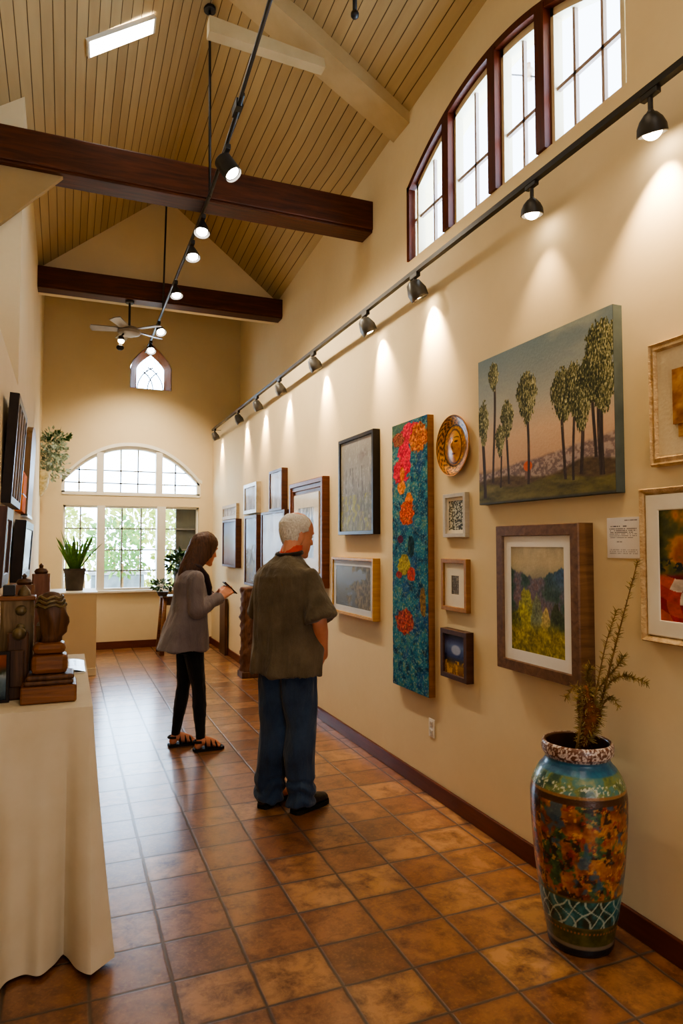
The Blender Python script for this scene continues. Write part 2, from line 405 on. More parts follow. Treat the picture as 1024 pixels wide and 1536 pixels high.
bm = BM(); x = ony(265, 820, YB).x; box(bm, x, LX1, YB + .13, YB + .17, LZ0, LZ1)
box(bm, x, x + .03, YB + .11, YB + .17, LZ0, LZ1); obj('shutter', bm, mottled('grey_shutter', s8(96, 96, 84), s8(112, 112, 98), 3, 0.6), w2, world=True)
# window_3: small pointed window with leaded tracery
w3 = win_root('window_3', None, (gcx, YB, gz0))
P0, P1 = gpoly(0.012), gpoly(0.105)
bm = BM(); n = len(P0)
for i in range(n):
    j = (i + 1) % n
    for ya, yb, A, B in ((YB - .02, YB + .14, P0, P1),):
        a0, a1, b0, b1 = P0[i], P0[j], P1[i], P1[j]
        q(bm, [(a0[0], YB - .015, a0[1]), (a1[0], YB - .015, a1[1]), (b1[0], YB + .12, b1[1]), (b0[0], YB + .12, b0[1])])
        q(bm, [(a0[0], YB - .015, a0[1]), (a1[0], YB - .015, a1[1]), (a1[0], YB + .2, a1[1]), (a0[0], YB + .2, a0[1])])
obj('window_frame', bm, wood('honey_window_wood', s8(150, 92, 50), s8(186, 126, 76), 'Z', 3, 0.5), w3, world=True)
bm = BM(); q(bm, [(a, YB + .127, b) for a, b in gpoly(.10)]); obj('pane', bm, GLASS, w3, world=True)
bm = BM(); iw = gw - .105; yy = YB + .118
def arcp(cx, cz, r, a0, a1, n=10): return [Vector((cx + r * math.cos(a0 + (a1 - a0) * i / n), yy, cz + r * math.sin(a0 + (a1 - a0) * i / n))) for i in range(n + 1)]
LEADS = [arcp(gcx - iw, gz0, 2 * iw * .98, 0, 1.15), arcp(gcx + iw, gz0, 2 * iw * .98, PI, PI - 1.15), arcp(gcx - iw * 1.4, gz0 + .02, 2 * iw * .8, 0, 1.0), arcp(gcx + iw * 1.4, gz0 + .02, 2 * iw * .8, PI, PI - 1.0)]
for L in LEADS: tube(bm, L, 0.009, 5)
rg = random.Random(3)
for k in range(26):
    p = Vector((gcx + rg.uniform(-.6, .6) * iw, yy, gz0 + rg.uniform(.05, .62)))
    if k > 8 and abs(p.x - gcx) < .12 and p.z < gz1 + .1: p.x += .16 if rg.random() < .5 else -.16
    a = rg.uniform(0, 6); L = [p]
    for s in range(4): a += rg.uniform(-.7, .7); L.append(L[-1] + Vector((math.cos(a), 0, math.sin(a))) * .035)
    L = [Vector((min(gcx + iw * .92, max(gcx - iw * .92, v.x)), yy, max(gz0 + .03, v.z))) for v in L]
    tube(bm, L, 0.004, 4)
obj('leaded_tracery', bm, mottled('lead_came', s8(60, 58, 70), s8(84, 80, 92), 5, .5), w3, world=True)
# window_4: clerestory
w4 = win_root('window_4', None, (XU, CY, CZ0))
bm = BM()
arch_band(bm, lambda y: carch(y) + 0.0, CY - CW, CY + CW, 0.05, XU - 0.015, XU + .045, 'x', 40)
box(bm, XU - .015, XU + .045, CY + CW - .045, CY + CW, CZ0, carch(CY + CW) + .01)
for u, v, w in ((671, 330, .09), (741, 280, .085), (814, 228, .085)):
    y = onx(u, v, XU).y; box(bm, XU - .02, XU + .045, y - w / 2, y + w / 2, CZ0, carch(y) - .03)
obj('window_frame', bm, REDW, w4, world=True)
bm = BM(); pys = [CY + CW - .045] + [onx(u, v, XU).y for u, v in ((671, 330), (741, 280), (814, 228))] + [CY - CW]
CREAMW = mottled('cream_sash', s8(214, 196, 162), s8(226, 210, 178), 5, .5)
for a, b in zip(pys, pys[1:]):
    a -= .04; b += .04
    for y in (a - .03, b): box(bm, XU + .035, XU + .10, y, y + .03, CZ0, carch(y + .015) - .02)
    box(bm, XU + .035, XU + .10, b, a, CZ0, CZ0 + .03)
    nseg = 8
    for i in range(nseg):
        y0 = b + (a - b) * i / nseg; y1 = b + (a - b) * (i + 1) / nseg
        prism(bm, [(y0, carch(y0) - .10), (y1, carch(y1) - .10), (y1, carch(y1) - .04), (y0, carch(y0) - .04)], 'x', XU + .035, XU + .10)
obj('sash', bm, CREAMW, w4, world=True)
bm = BM(); box(bm, XU + .055, XU + .08, CY - CW, CY + CW, 4.272, 4.297)
for a, b in zip(pys, pys[1:]):
    for k in ((1, 2) if a - b > .62 or a == pys[3] else (1,)):
        n = 3 if (a - b > .62 or a == pys[3]) else 2
        y = a + (b - a) * k / n; box(bm, XU + .055, XU + .08, y - .010, y + .010, CZ0, carch(y) - .06)
obj('muntin', bm, mottled('mauve_muntin', s8(150, 128, 118), s8(172, 150, 138), 6, .5), w4, world=True)
bm = BM(); q(bm, [(XU + .067, a, b) for a, b in poly]); obj('pane', bm, GLASS, w4, world=True)
# ================================================================== PICTURES
PGLASS = glassy('picture_glass', .022, (1, 1, 1), 0.12, .12)
PAINTM = vcol('painted_surface', 0.55, 0.25, 0.35, 90, 0.0)
PAPERM = vcol('printed_paper', 0.7, 0.2)
MATB = mottled('mat_board', s8(226, 216, 196), s8(236, 228, 210), 6, 0.8)
def FR(name, c1, c2, ax='Z', sc=3, rough=.45, bump=.3): return wood(name, s8(*c1), s8(*c2), ax, sc, rough, .35, bump)

WIDE = {'gilt_framed_collage': .46, 'framed_market_painting': .60}   # these two run on past the edge of the photo
def wall_pic(kind, label, cat, quad, d, group=None, wall='R', M=None):
    """quad = ((u_left, v_top_left, v_bottom_left),(u_right, v_top, v_bottom)) of the front face; gives a root whose local
    frame is x along the wall (left to right as seen), y up, z out of the wall"""
    (ul, tl, bl), (ur, tr, br) = quad
    x = XR - d; A, B, C, D = onx(ul, tl, x), onx(ul, bl, x), onx(ur, tr, x), onx(ur, br, x)
    yl, yr = (A.y + B.y) / 2, (C.y + D.y) / 2; zt, zb = (A.z + C.z) / 2, (B.z + D.z) / 2
    M = Matrix(((0, 0, -1, XR), (-1, 0, 0, yl), (0, 1, 0, zb), (0, 0, 0, 1)))
    t = thing(kind, label, cat, group=group, M=M)
    return t, WIDE.get(kind, yl - yr), zt - zb
def frame_bars(bm, w, h, b, d0, d1, mi=0, ins=0.0, prof=None):
    """mitred rectangular moulding; prof: list of (inset 0..1, height 0..1)"""
    prof = prof or [(0, 0), (0, .92), (.06, 1), (.94, 1), (1, .9), (1, 0)]
    loops = []
    for s, k in prof:
        i = ins + b * s; z = d0 + (d1 - d0) * k
        loops.append([bm.verts.new(p) for p in ((i, i, z), (w - i, i, z), (w - i, h - i, z), (i, h - i, z))])
    for A, B in zip(loops, loops[1:] + loops[:1]):
        for i in range(4):
            f = bm.faces.new((A[i], A[(i + 1) % 4], B[(i + 1) % 4], B[i])); f.material_index = mi
def flat(fn_x0, y0, x1, y1, z):
    return lambda U, V: (fn_x0 + (x1 - fn_x0) * U, y0 + (y1 - y0) * V, 0 * U + z)
def framed(kind, label, cat, quad, d, b, fmat, fn, res, matw=0.0, matmat=None, glass=True, group=None, prof=None, inner=None, lip=0.012, flabel=None):
    t, w, h = wall_pic(kind, label, cat, quad, d, group)
    bm = BM(); frame_bars(bm, w, h, b, 0.0, d, prof=prof); o = obj('frame', bm, fmat, t)
    if flabel: o['label'] = flabel
    bm = BM(); box(bm, b * .5, w - b * .5, b * .5, h - b * .5, 0.001, d * 0.35); obj('backing_board', bm, MATB, t)
    ins = b * .9
    if inner:
        iw, im = inner; bm = BM(); frame_bars(bm, w, h, iw, d * .3, d * .8, ins=b * .98); obj('inner_frame', bm, im, t); ins = b + iw * .95
    zp = d - lip - 0.004
    if matw:
        bm = BM(); frame_bars(bm, w, h, matw + .004, d * .35, zp + 0.003, ins=ins, prof=[(0, 0), (0, 1), (1, 1), (1, 0)]); obj('mat', bm, matmat or MATB, t)
        ins += matw
    else: zp += 0.002
    painted('artwork', fn, res[0], res[1], flat(ins, ins, w - ins, h - ins, zp), PAINTM, t, world=False)
    if glass:
        bm = BM(); g = b * .95; q(bm, [(g, g, zp + .006), (w - g, g, zp + .006), (w - g, h - g, zp + .006), (g, h - g, zp + .006)]); obj('glass', bm, PGLASS, t)
    return t, w, h

# ---- palm tree canvas
def art_palms(U, V):
    C = grad(V + .05 * (fbm(U * 4, V * 4, 1) - .5), [(0, (70, 66, 40)), (.1, (104, 96, 56)), (.19, (110, 92, 72)), (.24, (196, 160, 130)), (.42, (214, 180, 148)), (.6, (178, 172, 158)), (.8, (140, 150, 150)), (1, (112, 130, 138))])
    cl = sst(.48, .75, fbm(U * 3 + V * 2, V * 6, 5)) * sst(.5, .8, V); C = lay(C, cl * .6, C8(176, 178, 160))
    hill = .20 + .11 * U ** 1.4 + .03 * fbm(U * 6, V * 0, 4)
    m = sst(.012, -.012, V - hill); n = fbm(U * 60, V * 60, 8, 3)
    C = lay(C, m * .9, grad(n, [(0, (92, 80, 84)), (.45, (128, 108, 104)), (.6, (168, 148, 138)), (1, (186, 168, 156))]))
    mid = .155 + .02 * np.sin(U * 8) + .05 * np.exp(-((U - .8) / .14) ** 2); m = sst(.012, -.012, V - mid)
    C = lay(C, m, grad(fbm(U * 26, V * 50, 9), [(0, (56, 44, 32)), (.5, (92, 74, 50)), (1, (120, 104, 66))]))
    m = sst(.012, -.012, V - (.115 + .02 * np.sin(U * 11 + 1))); C = lay(C, m, grad(fbm(U * 12, V * 30, 19), [(0, (58, 56, 28)), (.5, (106, 98, 50)), (1, (140, 122, 72))]))
    C = lay(C, sst(.02, 0, V) , C8(60, 62, 58))
    # small orange-domed kiosk
    C = lay(C, ((np.abs(U - .425) < .024) & (V > .135) & (V < .20)) * .8, C8(124, 96, 84))
    C = lay(C, sst(1, .8, ((U - .425) / .036) ** 2 + ((V - .215) / .034) ** 2), C8(206, 98, 52))
    P = [(.045, .04, .56, .055, .15, .026), (.145, .14, .86, .05, .095, .018), (.20, .10, .42, .045, .10, .013), (.265, .12, .55, .058, .12, .017), (.43, .10, .655, .085, .155, .018),
         (.70, .10, .60, .088, .155, .018), (.775, .09, .62, .06, .15, .015), (.82, .12, .52, .065, .15, .02), (.945, .10, .80, .10, .15, .03), (.90, .2, .66, .10, .14, .018), (.955, .2, .60, .085, .16, .02)]
    P = [(.02 + (u - .02) * .98, a, b, c, e, f) for u, a, b, c, e, f in P]
    for u, v0, v1, cw, ch, tw in P:
        m = sst(tw * .62, tw * .42, np.abs(U - u - .012 * np.sin(V * 5 + u * 30))) * (V > v0) * (V < v1)
        C = lay(C, m, grad(fbm(U * 160, V * 12, 3), [(0, (34, 26, 22)), (.6, (66, 52, 44)), (1, (120, 104, 88))]))
    for u, v0, v1, cw, ch, tw in P:
        dx = (U - u) / cw; dy = (V - v1) / ch
        rr = np.where(dy > 0, dx ** 2 + dy ** 2, (dx / (1 - .0 * dy)) ** 2 * (1 + 1.2 * np.abs(dy)) + dy ** 2 * .8)
        fr = fbm(U * 130, V * 46, 40 + int(u * 99), 2); rr = rr + (fr - .5) * .9
        m = sst(1.02, .9, rr); st = fbm(U * 200 + 10 * dx, V * 80, 60, 2)
        C = lay(C, m, grad(st + .12 * dx + .06, [(.1, (22, 26, 14)), (.42, (50, 56, 28)), (.58, (88, 90, 50)), (.72, (150, 144, 96)), (.84, (206, 198, 150)), (1, (214, 206, 164))]))
    return C
t, w, h = wall_pic('palm_canvas', 'wide unframed canvas painting of tall palm trees against a pink and grey sky', 'painting', ((718, 540, 755), (921, 460, 742)), .05)
EDGE = mottled('grey_canvas_edge', s8(66, 74, 72), s8(84, 92, 88), 8, .6)
bm = BM(); box(bm, 0, w, 0, h, 0, .049); obj('stretcher_frame', bm, EDGE, t)
painted('artwork', art_palms, 420, 380, flat(0, 0, w, h, .0505), PAINTM, t, world=False)

# ---- rustic framed wooded valley
def art_valley(U, V):
    C = grad(V, [(0, (120, 104, 30)), (.28, (132, 116, 36)), (.42, (96, 100, 66)), (.6, (100, 96, 96)), (.72, (150, 142, 118)), (.85, (182, 168, 134)), (1, (164, 152, 126))])
    C = lay(C, sst(.45, .7, fbm(U * 5, V * 3, 3)) * sst(.7, .8, V) * .5, C8(206, 192, 156))
    ridge1 = .70 + .20 * (.42 - U) * (U < .42) * 1.1 + .24 * (U - .55) * (U > .55) + .06 * (fbm(U * 30, U * 0, 6, 3) - .5)
    m = sst(.012, -.012, V - ridge1); C = lay(C, m, grad(fbm(U * 7, V * 9, 8), [(0, (40, 60, 58)), (.4, (62, 84, 72)), (.55, (96, 92, 104)), (.75, (120, 96, 96)), (1, (66, 92, 116))]))
    C = lay(C, m * sst(.5, .3, V) * sst(.3, .8, np.abs(U - .5) * 2), grad(fbm(U * 14, V * 9, 11), [(0, (36, 50, 30)), (1, (74, 86, 50))]))
    C = lay(C, m * sst(.58, .95, U) * sst(.5, .75, V), C8(58, 84, 112) * (.8 + .4 * fbm(U * 20, V * 20, 2)[..., None]))
    for (u, v, a, b, c) in ((.3, .40, .16, .22, (150, 148, 52)), (.24, .28, .2, .16, (160, 150, 44)), (.5, .33, .13, .22, (112, 122, 84)), (.66, .3, .1, .14, (176, 158, 90)), (.85, .25, .16, .24, (58, 70, 36)), (.1, .2, .14, .2, (90, 92, 30))):
        dx = (U - u) / a; dy = (V - v) / b; m = sst(1.05, .7, dx ** 2 * (1 + np.clip(dy, 0, 2)) + dy ** 2 + (fbm(U * 30, V * 16, int(u * 90)) - .5) * 1.1)
        C = lay(C, m * .85, np.array(c) / 255 * (.62 + .75 * fbm(U * 24, V * 40, int(v * 80))[..., None]))
    m = sst(.24, .12, V - .12 * fbm(U * 6, V * 3, 31)); C = lay(C, m, grad(fbm(U * 18 + V * 20, V * 22 - U * 14, 7), [(.1, (84, 80, 18)), (.5, (136, 122, 30)), (.9, (186, 170, 60))]))
    return np.clip(C * (1.06 + .6 * (fbm(U * 60, V * 50, 77, 3) - .45) * sst(.02, -.02, V - ridge1))[..., None], 0, 1)
framed('framed_landscape', 'wooded green valley picture in a deep rustic brown wood frame with white mat', 'picture', ((744, 788, 1003), (868, 785, 1030)), .085, .055,
       FR('rustic_brown_wood', (96, 66, 42), (140, 102, 68)), art_valley, (180, 210), .055, mottled('white_mat', s8(232, 228, 222), s8(240, 237, 232), 6, .8), flabel='weathered brown wood moulding')

# ---- long textile panel
def art_textile(U, V):
    n = fbm(U * 9, V * 46, 2, 5); n2 = fbm(U * 44, V * 200, 5, 3)
    C = grad(n * .72 + n2 * .28, [(.25, (14, 44, 66)), (.42, (24, 84, 112)), (.54, (38, 112, 132)), (.64, (60, 120, 120)), (.76, (120, 140, 116))])
    C = lay(C, sst(.55, .7, fbm(U * 5 + 9, V * 16, 12)) * .6, C8(34, 74, 128)); C = lay(C, sst(.60, .7, n2) * .5, C8(176, 178, 150))
    C = lay(C, sst(.86, .98, V) * (U < .5) * .6, C8(96, 110, 70))
    def blob(u, v, a, b, c, s, C, ring=False):
        dx, dy = (U - u) / a, (V - v) / b; r = np.sqrt(dx ** 2 + dy ** 2) + (fbm(U * 12, V * 60, s) - .5) * .6
        m = sst(1.0, .86, r); cc = np.array(c) / 255 * (.6 + .8 * fbm(U * 34, V * 160, s + 1, 2)[..., None])
        if ring: cc = lay(cc, (np.sin(r * 16 + 2 * np.sin(np.arctan2(dy, dx) * 7)) > .4) * .55, C8(96, 22, 20))
        return lay(C, m, cc)
    C = blob(.36, .86, .2, .085, (222, 34, 66), 21, C); C = blob(.55, .955, .3, .04, (218, 40, 70), 22, C); C = blob(.2, .815, .17, .05, (206, 40, 60), 23, C)
    C = blob(.77, .925, .26, .055, (206, 116, 40), 31, C, True); C = blob(.2, .94, .18, .03, (150, 84, 54), 25, C, True)
    C = blob(.3, .80, .07, .035, (214, 110, 30), 34, C); C = blob(.27, .755, .13, .028, (226, 126, 36), 26, C)
    C = blob(.5, .705, .12, .03, (224, 118, 34), 28, C); C = blob(.42, .655, .23, .05, (222, 92, 36), 27, C, True)
    C = blob(.24, .555, .09, .016, (92, 30, 60), 29, C); C = blob(.55, .53, .1, .04, (16, 50, 54), 30, C)
    C = blob(.34, .455, .2, .045, (156, 140, 50), 32, C); C = blob(.56, .425, .13, .026, (176, 64, 50), 33, C); C = blob(.2, .42, .1, .014, (140, 50, 44), 35, C)
    C = blob(.35, .245, .27, .05, (176, 76, 52), 36, C, True); C = blob(.86, .33, .08, .06, (128, 98, 46), 37, C)
    C = lay(C, sst(.62, .74, fbm(U * 20, V * 90, 44)) * .4, C8(140, 130, 60)); return C
t, w, h = wall_pic('wall_hanging', 'tall narrow turquoise textile panel with red and orange stitched flowers', 'textile', ((588, 637, 1022), (641, 624, 1049)), .05)
bm = BM(); box(bm, 0, w, 0, h, 0, .044); obj('wooden_backing', bm, FR('panel_backing_wood', (130, 86, 40), (164, 114, 60)), t)
painted('artwork', art_textile, 110, 480, lambda U, V: (U * w, V * h, .047 + .004 * (fbm(U * 12, V * 60, 3) - .5)), vcol('stitched_cloth', .8, .15, .6, 160), t, world=False)

# ---- round plate with a relief face
A, B = onx(657, 668, XR - .02), onx(706, 668, XR - .02); py, pz = (A.y + B.y) / 2, onx(682, 668, XR - .02).z; pr = .183
t = thing('ceramic_plate', 'round ochre ceramic plate with a dark patterned rim and a face', 'plate', M=Matrix(((0, 0, -1, XR), (-1, 0, 0, py), (0, 1, 0, pz), (0, 0, 0, 1))))
def plate_col(U, V):
    a = U * 2 * PI; r = V
    x, y = r * np.cos(a), r * np.sin(a)
    C = grad(fbm(x * 7 + 9, y * 7, 3), [(.2, (176, 104, 16)), (.6, (212, 146, 34)), (1, (232, 176, 60))])
    rim = sst(.66, .7, r); C = lay(C, rim * (np.sin(a * 22 + np.sin(r * 60)) * np.sin(r * 44) > .05) * .85, C8(60, 38, 12))
    C = lay(C, sst(.03, .015, np.abs(r - .67)), C8(50, 34, 12)); C = lay(C, sst(.03, .015, np.abs(r - .97)) * .7, C8(70, 44, 14))
    fr = np.sqrt((x / .42) ** 2 + ((y + .03) / .56) ** 2); C = lay(C, sst(.08, .03, np.abs(fr - 1)) * (r < .66), C8(82, 46, 12))
    C = lay(C, (sst(1.0, 1.1, fr) * (r < .65)) * .55 * (fbm(x * 14, y * 14, 9) > .45), C8(92, 56, 14))
    for sx in (-1, 1):
        C = lay(C, sst(1.2, .7, ((x - sx * .17) / .08) ** 2 + ((y - .12) / .035) ** 2), C8(58, 34, 12))
        C = lay(C, sst(.03, .01, np.abs(y - .22 - .05 * np.cos((x - sx * .17) * 9))) * (np.abs(x - sx * .17) < .12), C8(70, 40, 12))
    C = lay(C, sst(.02, .008, np.abs(np.abs(x) - .035 - .04 * np.clip(.1 - y, 0, 1))) * (y < .14) * (y > -.14) * .8, C8(90, 52, 14))
    C = lay(C, sst(1.2, .7, (x / .12) ** 2 + ((y + .27) / .03) ** 2), C8(120, 50, 20)); return C
def plate_map(U, V):
    a = U * 2 * PI; r = V * pr; x, y = V * np.cos(a), V * np.sin(a)
    z = .012 + .022 * sst(.62, 1, V) + .02 * np.exp(-(x / .3) ** 2 - ((y) / .42) ** 2) + .012 * np.exp(-(x / .06) ** 2 - (y / .13) ** 2)
    return (r * np.cos(a), r * np.sin(a), z)
painted('plate_face', plate_col, 96, 48, plate_map, vcol('glazed_ochre', .3, .5, .3, 60), t, world=False)
bm = BM(); lathe(bm, [(.05, 0), (.1, 0), (pr - .01, .022), (pr, .03), (pr, .036), (pr - .004, .034)], 64, cap=False); bm2 = BM(); tube(bm2, [(-.08, .12, .016), (0, .16, .004), (.08, .12, .016)], .002, 5); obj('hanger', bm2, BLACK, t); obj('plate_back', bm, mottled('ochre_clay', s8(150, 92, 20), s8(190, 124, 36), 9, .4), t, smooth=True)

# ---- three small frames under the plate
def art_botanic(U, V):
    n = fbm(U * 22, V * 26, 3, 3); C = grad(n, [(.36, (44, 44, 32)), (.5, (92, 92, 66)), (.56, (196, 190, 164)), (.8, (214, 208, 186))]); return C
framed('small_framed_print', 'small pale grey frame with an all-over leaf print, under the plate', 'picture', ((664, 742, 806), (697, 738, 806)), .03, .024, FR('pale_grey_wood', (186, 174, 152), (206, 196, 176)), art_botanic, (50, 60), .018)
def art_sketch(U, V):
    C = grad(V + .2 * fbm(U * 6, V * 3, 2), [(0, (80, 72, 56)), (.5, (120, 108, 86)), (1, (150, 138, 112))])
    for k in range(7): u = .1 + .13 * k; C = lay(C, sst(.05, .02, np.abs(U - u - .02 * np.sin(V * 9 + k))) * (V > .1 + .04 * k) * (fbm(U * 9, V * 9, k) > .3), C8(48, 42, 34))
    return lay(C, (fbm(U * 14, V * 18, 8) > .6) * .5, C8(176, 164, 138))
framed('small_framed_sketch', 'small golden wood frame holding a tiny grey sketch in a wide mat', 'picture', ((661, 838, 914), (699, 839, 920)), .03, .026, FR('golden_wood', (150, 98, 32), (186, 132, 52)), art_sketch, (36, 46), .072)
def art_dusk(U, V):
    C = grad(V, [(0, (120, 78, 20)), (.22, (150, 110, 30)), (.34, (70, 56, 40)), (.45, (44, 60, 110)), (.7, (96, 116, 160)), (.85, (60, 64, 110)), (1, (44, 36, 40))])
    C = lay(C, (fbm(U * 12, V * 10, 5) > .55) * (V < .36), C8(200, 150, 40)); C = lay(C, sst(1, .5, ((U - .55) / .25) ** 2 + ((V - .62) / .14) ** 2) * .7, C8(190, 196, 214))
    C = lay(C, (fbm(U * 14, V * 5, 9) > .56) * (V > .32) * (V < .5), C8(24, 34, 70)); return C
framed('small_framed_landscape', 'small dark brown frame with a blue and yellow landscape, lowest of the column', 'picture', ((660, 940, 1013), (699, 951, 1027)), .05, .03, FR('dark_brown_wood', (66, 40, 26), (96, 62, 42)), art_dusk, (50, 50), 0)

# ---- abstract in a thin black frame, gold framed landscape
def art_abstract(U, V):
    C = grad(V + .15 * (fbm(U * 3, V * 3, 1) - .5), [(0, (128, 126, 84)), (.3, (112, 112, 92)), (.5, (140, 134, 122)), (.8, (150, 144, 132)), (1, (168, 160, 146))])
    n = fbm(U * 40, V * 8, 5, 3); C = lay(C, sst(.5, .7, n) * .7 * (V < .7), C8(86, 80, 78)); C = lay(C, sst(.5, .72, fbm(U * 14, V * 16, 15)) * (V < .4), C8(150, 146, 70))
    C = lay(C, sst(.5, .7, fbm(U * 3 + 2, V * 5, 25)) * (U > .5) * .7, C8(112, 98, 96)); C = lay(C, sst(.6, .7, fbm(U * 50, V * 20, 35)) * .5, C8(190, 184, 170)); return C
framed('framed_abstract', 'tall grey abstract picture in a thin black frame, left of the turquoise textile panel', 'picture', ((507, 660, 801), (559, 645, 803)), .06, .03, mottled('black_frame_lacquer', s8(30, 24, 22), s8(44, 36, 32), 6, .35), art_abstract, (80, 100), 0)
def art_lake(U, V):
    C = grad(V, [(0, (92, 88, 76)), (.3, (98, 98, 88)), (.6, (116, 122, 124)), (1, (140, 150, 158))])
    C = lay(C, sst(.45, .6, fbm(U * 5, V * 4, 4) + .45 * (U - .55)), grad(fbm(U * 40, V * 14, 6), [(.2, (62, 60, 40)), (.5, (110, 96, 60)), (.9, (160, 140, 96))]))
    C = lay(C, sst(.5, .7, fbm(U * 5, V * 9, 14)) * (U < .5) * .6, C8(120, 130, 140)); return C
framed('framed_landscape', 'grey misty landscape in a thin bright gold frame beside the standing man', 'picture', ((497, 835, 918), (559, 838, 931)), .06, .022, FR('bright_gold_wood', (188, 134, 40), (220, 168, 70)), art_lake, (90, 60), .045, mottled('pale_blue_mat', s8(196, 200, 206), s8(210, 212, 216), 5, .8))

# ---- big stepped wood frame behind the man
def art_birch(U, V):
    C = grad(V, [(0, (150, 156, 160)), (.4, (128, 132, 118)), (.7, (120, 118, 100)), (1, (170, 164, 146))])
    C = lay(C, sst(.46, .6, fbm(U * 30, V * 12, 3, 3)), C8(70, 70, 56)); return lay(C, sst(.56, .62, fbm(U * 40, V * 5, 9)), C8(214, 214, 206))
RW = FR('red_brown_moulding', (98, 50, 28), (142, 84, 54))
framed('framed_forest_picture', 'large forest picture in a wide stepped reddish wood frame, behind the man\'s head', 'picture', ((433, 725, 880), (483, 716, 876)), .07, .14, RW, art_birch, (60, 90), .13, MATB,
       prof=[(0, 0), (0, .9), (.05, 1), (.3, 1), (.34, .8), (.6, .8), (.64, .6), (.9, .55), (1, .4), (1, 0)])
# ---- far group, two rows
def art_curtain(s):
    def f(U, V):
        C = grad(fbm(U * 9 + s, V * 1.2, s, 3), [(.2, (128, 112, 98)), (.5, (172, 160, 146)), (.8, (206, 198, 184))]); return lay(C, sst(.6, .7, fbm(U * 30, V * 9, s + 3)) * (V < .45) * .6, C8(120, 110, 96))
    return f
def art_sea(s):
    def f(U, V):
        C = grad(V + .12 * (fbm(U * 6, V * 6, s) - .5), [(0, (120, 92, 44)), (.25, (134, 116, 66)), (.45, (150, 146, 130)), (.6, (140, 160, 186)), (.85, (112, 140, 180)), (1, (150, 170, 196))]); return lay(C, sst(.56, .66, fbm(U * 12, V * 14, s + 5)) * (V < .6), C8(96, 84, 60))
    return f
def art_dune(s):
    def f(U, V):
        C = grad(V + .2 * (fbm(U * 5, V * 5, s) - .5), [(0, (104, 70, 44)), (.3, (132, 98, 60)), (.55, (130, 122, 92)), (.8, (120, 128, 144)), (1, (120, 132, 160))]); return C
    return f
DKW = FR('walnut_frame_wood', (70, 38, 24), (104, 62, 42)); SILV = mottled('silver_frame_leaf', s8(150, 138, 120), s8(186, 174, 156), 8, .4, .5, metal=.3); PALEF = FR('pale_beige_wood', (178, 160, 134), (206, 190, 164))
framed('framed_striped_picture', 'grey striped picture in a brown-edged frame, highest in the far cluster', 'picture', ((403, 707, 768), (422, 702, 764)), .07, .03, DKW, art_curtain(3), (50, 30))
framed('framed_grey_picture', 'wide pale grey picture below the highest one, partly behind the man', 'picture', ((391, 769, 862), (426, 764, 862)), .06, .03, DKW, art_curtain(11), (60, 60))
framed('framed_striped_picture', 'small silver-framed grey picture directly above the blue seascape', 'picture', ((365, 728, 772), (384, 722, 769)), .06, .05, SILV, art_curtain(21), (40, 30))
framed('framed_seascape', 'tall blue and ochre seascape in a narrow dark frame between woman and man', 'picture', ((366, 775, 883), (384, 771, 874)), .06, .035, DKW, art_sea(6), (40, 60))
framed('framed_striped_picture', 'small pale-framed picture near the far corner above the brown landscape', 'picture', ((333, 759, 780), (354, 755, 778)), .04, .05, PALEF, art_curtain(31), (40, 24))
framed('framed_dune_picture', 'brown and blue landscape with a dark side edge beside the woman\'s face', 'picture', ((333, 781, 850), (353, 778, 851)), .08, .035, DKW, art_dune(8), (50, 60))

# ---- cropped pictures at the right edge
GOLDC = mottled('carved_gilt', s8(176, 140, 92), s8(214, 184, 138), 30, .5, .4, .8, 90, bd=.008)
def art_collage(U, V):
    C = np.ones(U.shape + (3,)) * C8(214, 196, 162); C = lay(C, sst(.45, .7, fbm(U * 4, V * 4, 2)) * .25, C8(196, 176, 140))
    return C
GT = 'gilt_framed_collage'
t, w, h = framed(GT, 'ornate gilt frame with small layered paper collage, upper right by the palm canvas', 'picture', ((971, 517, 700), (1044, 493, 692)), .045, .042, GOLDC, art_collage, (20, 20), 0, glass=False, prof=[(0, 0), (0, .7), (.15, 1), (.35, .8), (.7, .95), (1, .5), (1, 0)])
OC = vcol('ochre_paper', .7, .2, .4, 60)
def oc(s):
    return lambda U, V: grad(fbm(U * 5, V * 6, s, 4), [(.2, (120, 72, 34)), (.5, (168, 116, 60)), (.8, (198, 156, 96))])
for (x0, x1, y0, y1, z, s) in ((.115, .31, .15, .36, .042, 3), (.135, .35, .10, .17, .038, 9)):
    bm = BM(); box(bm, x0, min(x1, w - .05), y0, y1, .03, z - .0008); o = obj('collage_piece', bm, FR('ochre_board%d' % s, (130, 84, 40), (170, 116, 60)), t)
    painted('collage_print', oc(s), 20, 24, flat(x0, y0, min(x1, w - .05), y1, z), OC, o, world=True) if False else painted('collage_print', oc(s), 20, 24, flat(x0, y0, min(x1, w - .05), y1, z), OC, o, world=False)
def art_market(U, V):
    cu, cv = np.floor(U * 7 + .5 * np.sin(V * 9)), np.floor(V * 9 + .6 * np.sin(U * 7)); hh = _h(cu.astype(np.int64), cv.astype(np.int64), 5)
    red = grad(hh, [(0, (110, 26, 22)), (.3, (160, 40, 30)), (.6, (190, 84, 40)), (.85, (120, 20, 40)), (1, (206, 190, 170))]); red = red * (.75 + .5 * fbm(U * 12, V * 20, 4)[..., None])
    top = grad(fbm(U * 4, V * 5, 6), [(.15, (44, 46, 22)), (.4, (84, 84, 34)), (.55, (186, 122, 34)), (.7, (156, 84, 26)), (.85, (96, 100, 60))])
    C = lay(top, sst(.44, .38, V + .06 * (fbm(U * 9, V * 9, 3) - .5)), red)
    C = lay(C, sst(.08, .03, np.abs(V - .5)) * (fbm(U * 9, V * 12, 13) > .4), C8(36, 44, 40)); return C
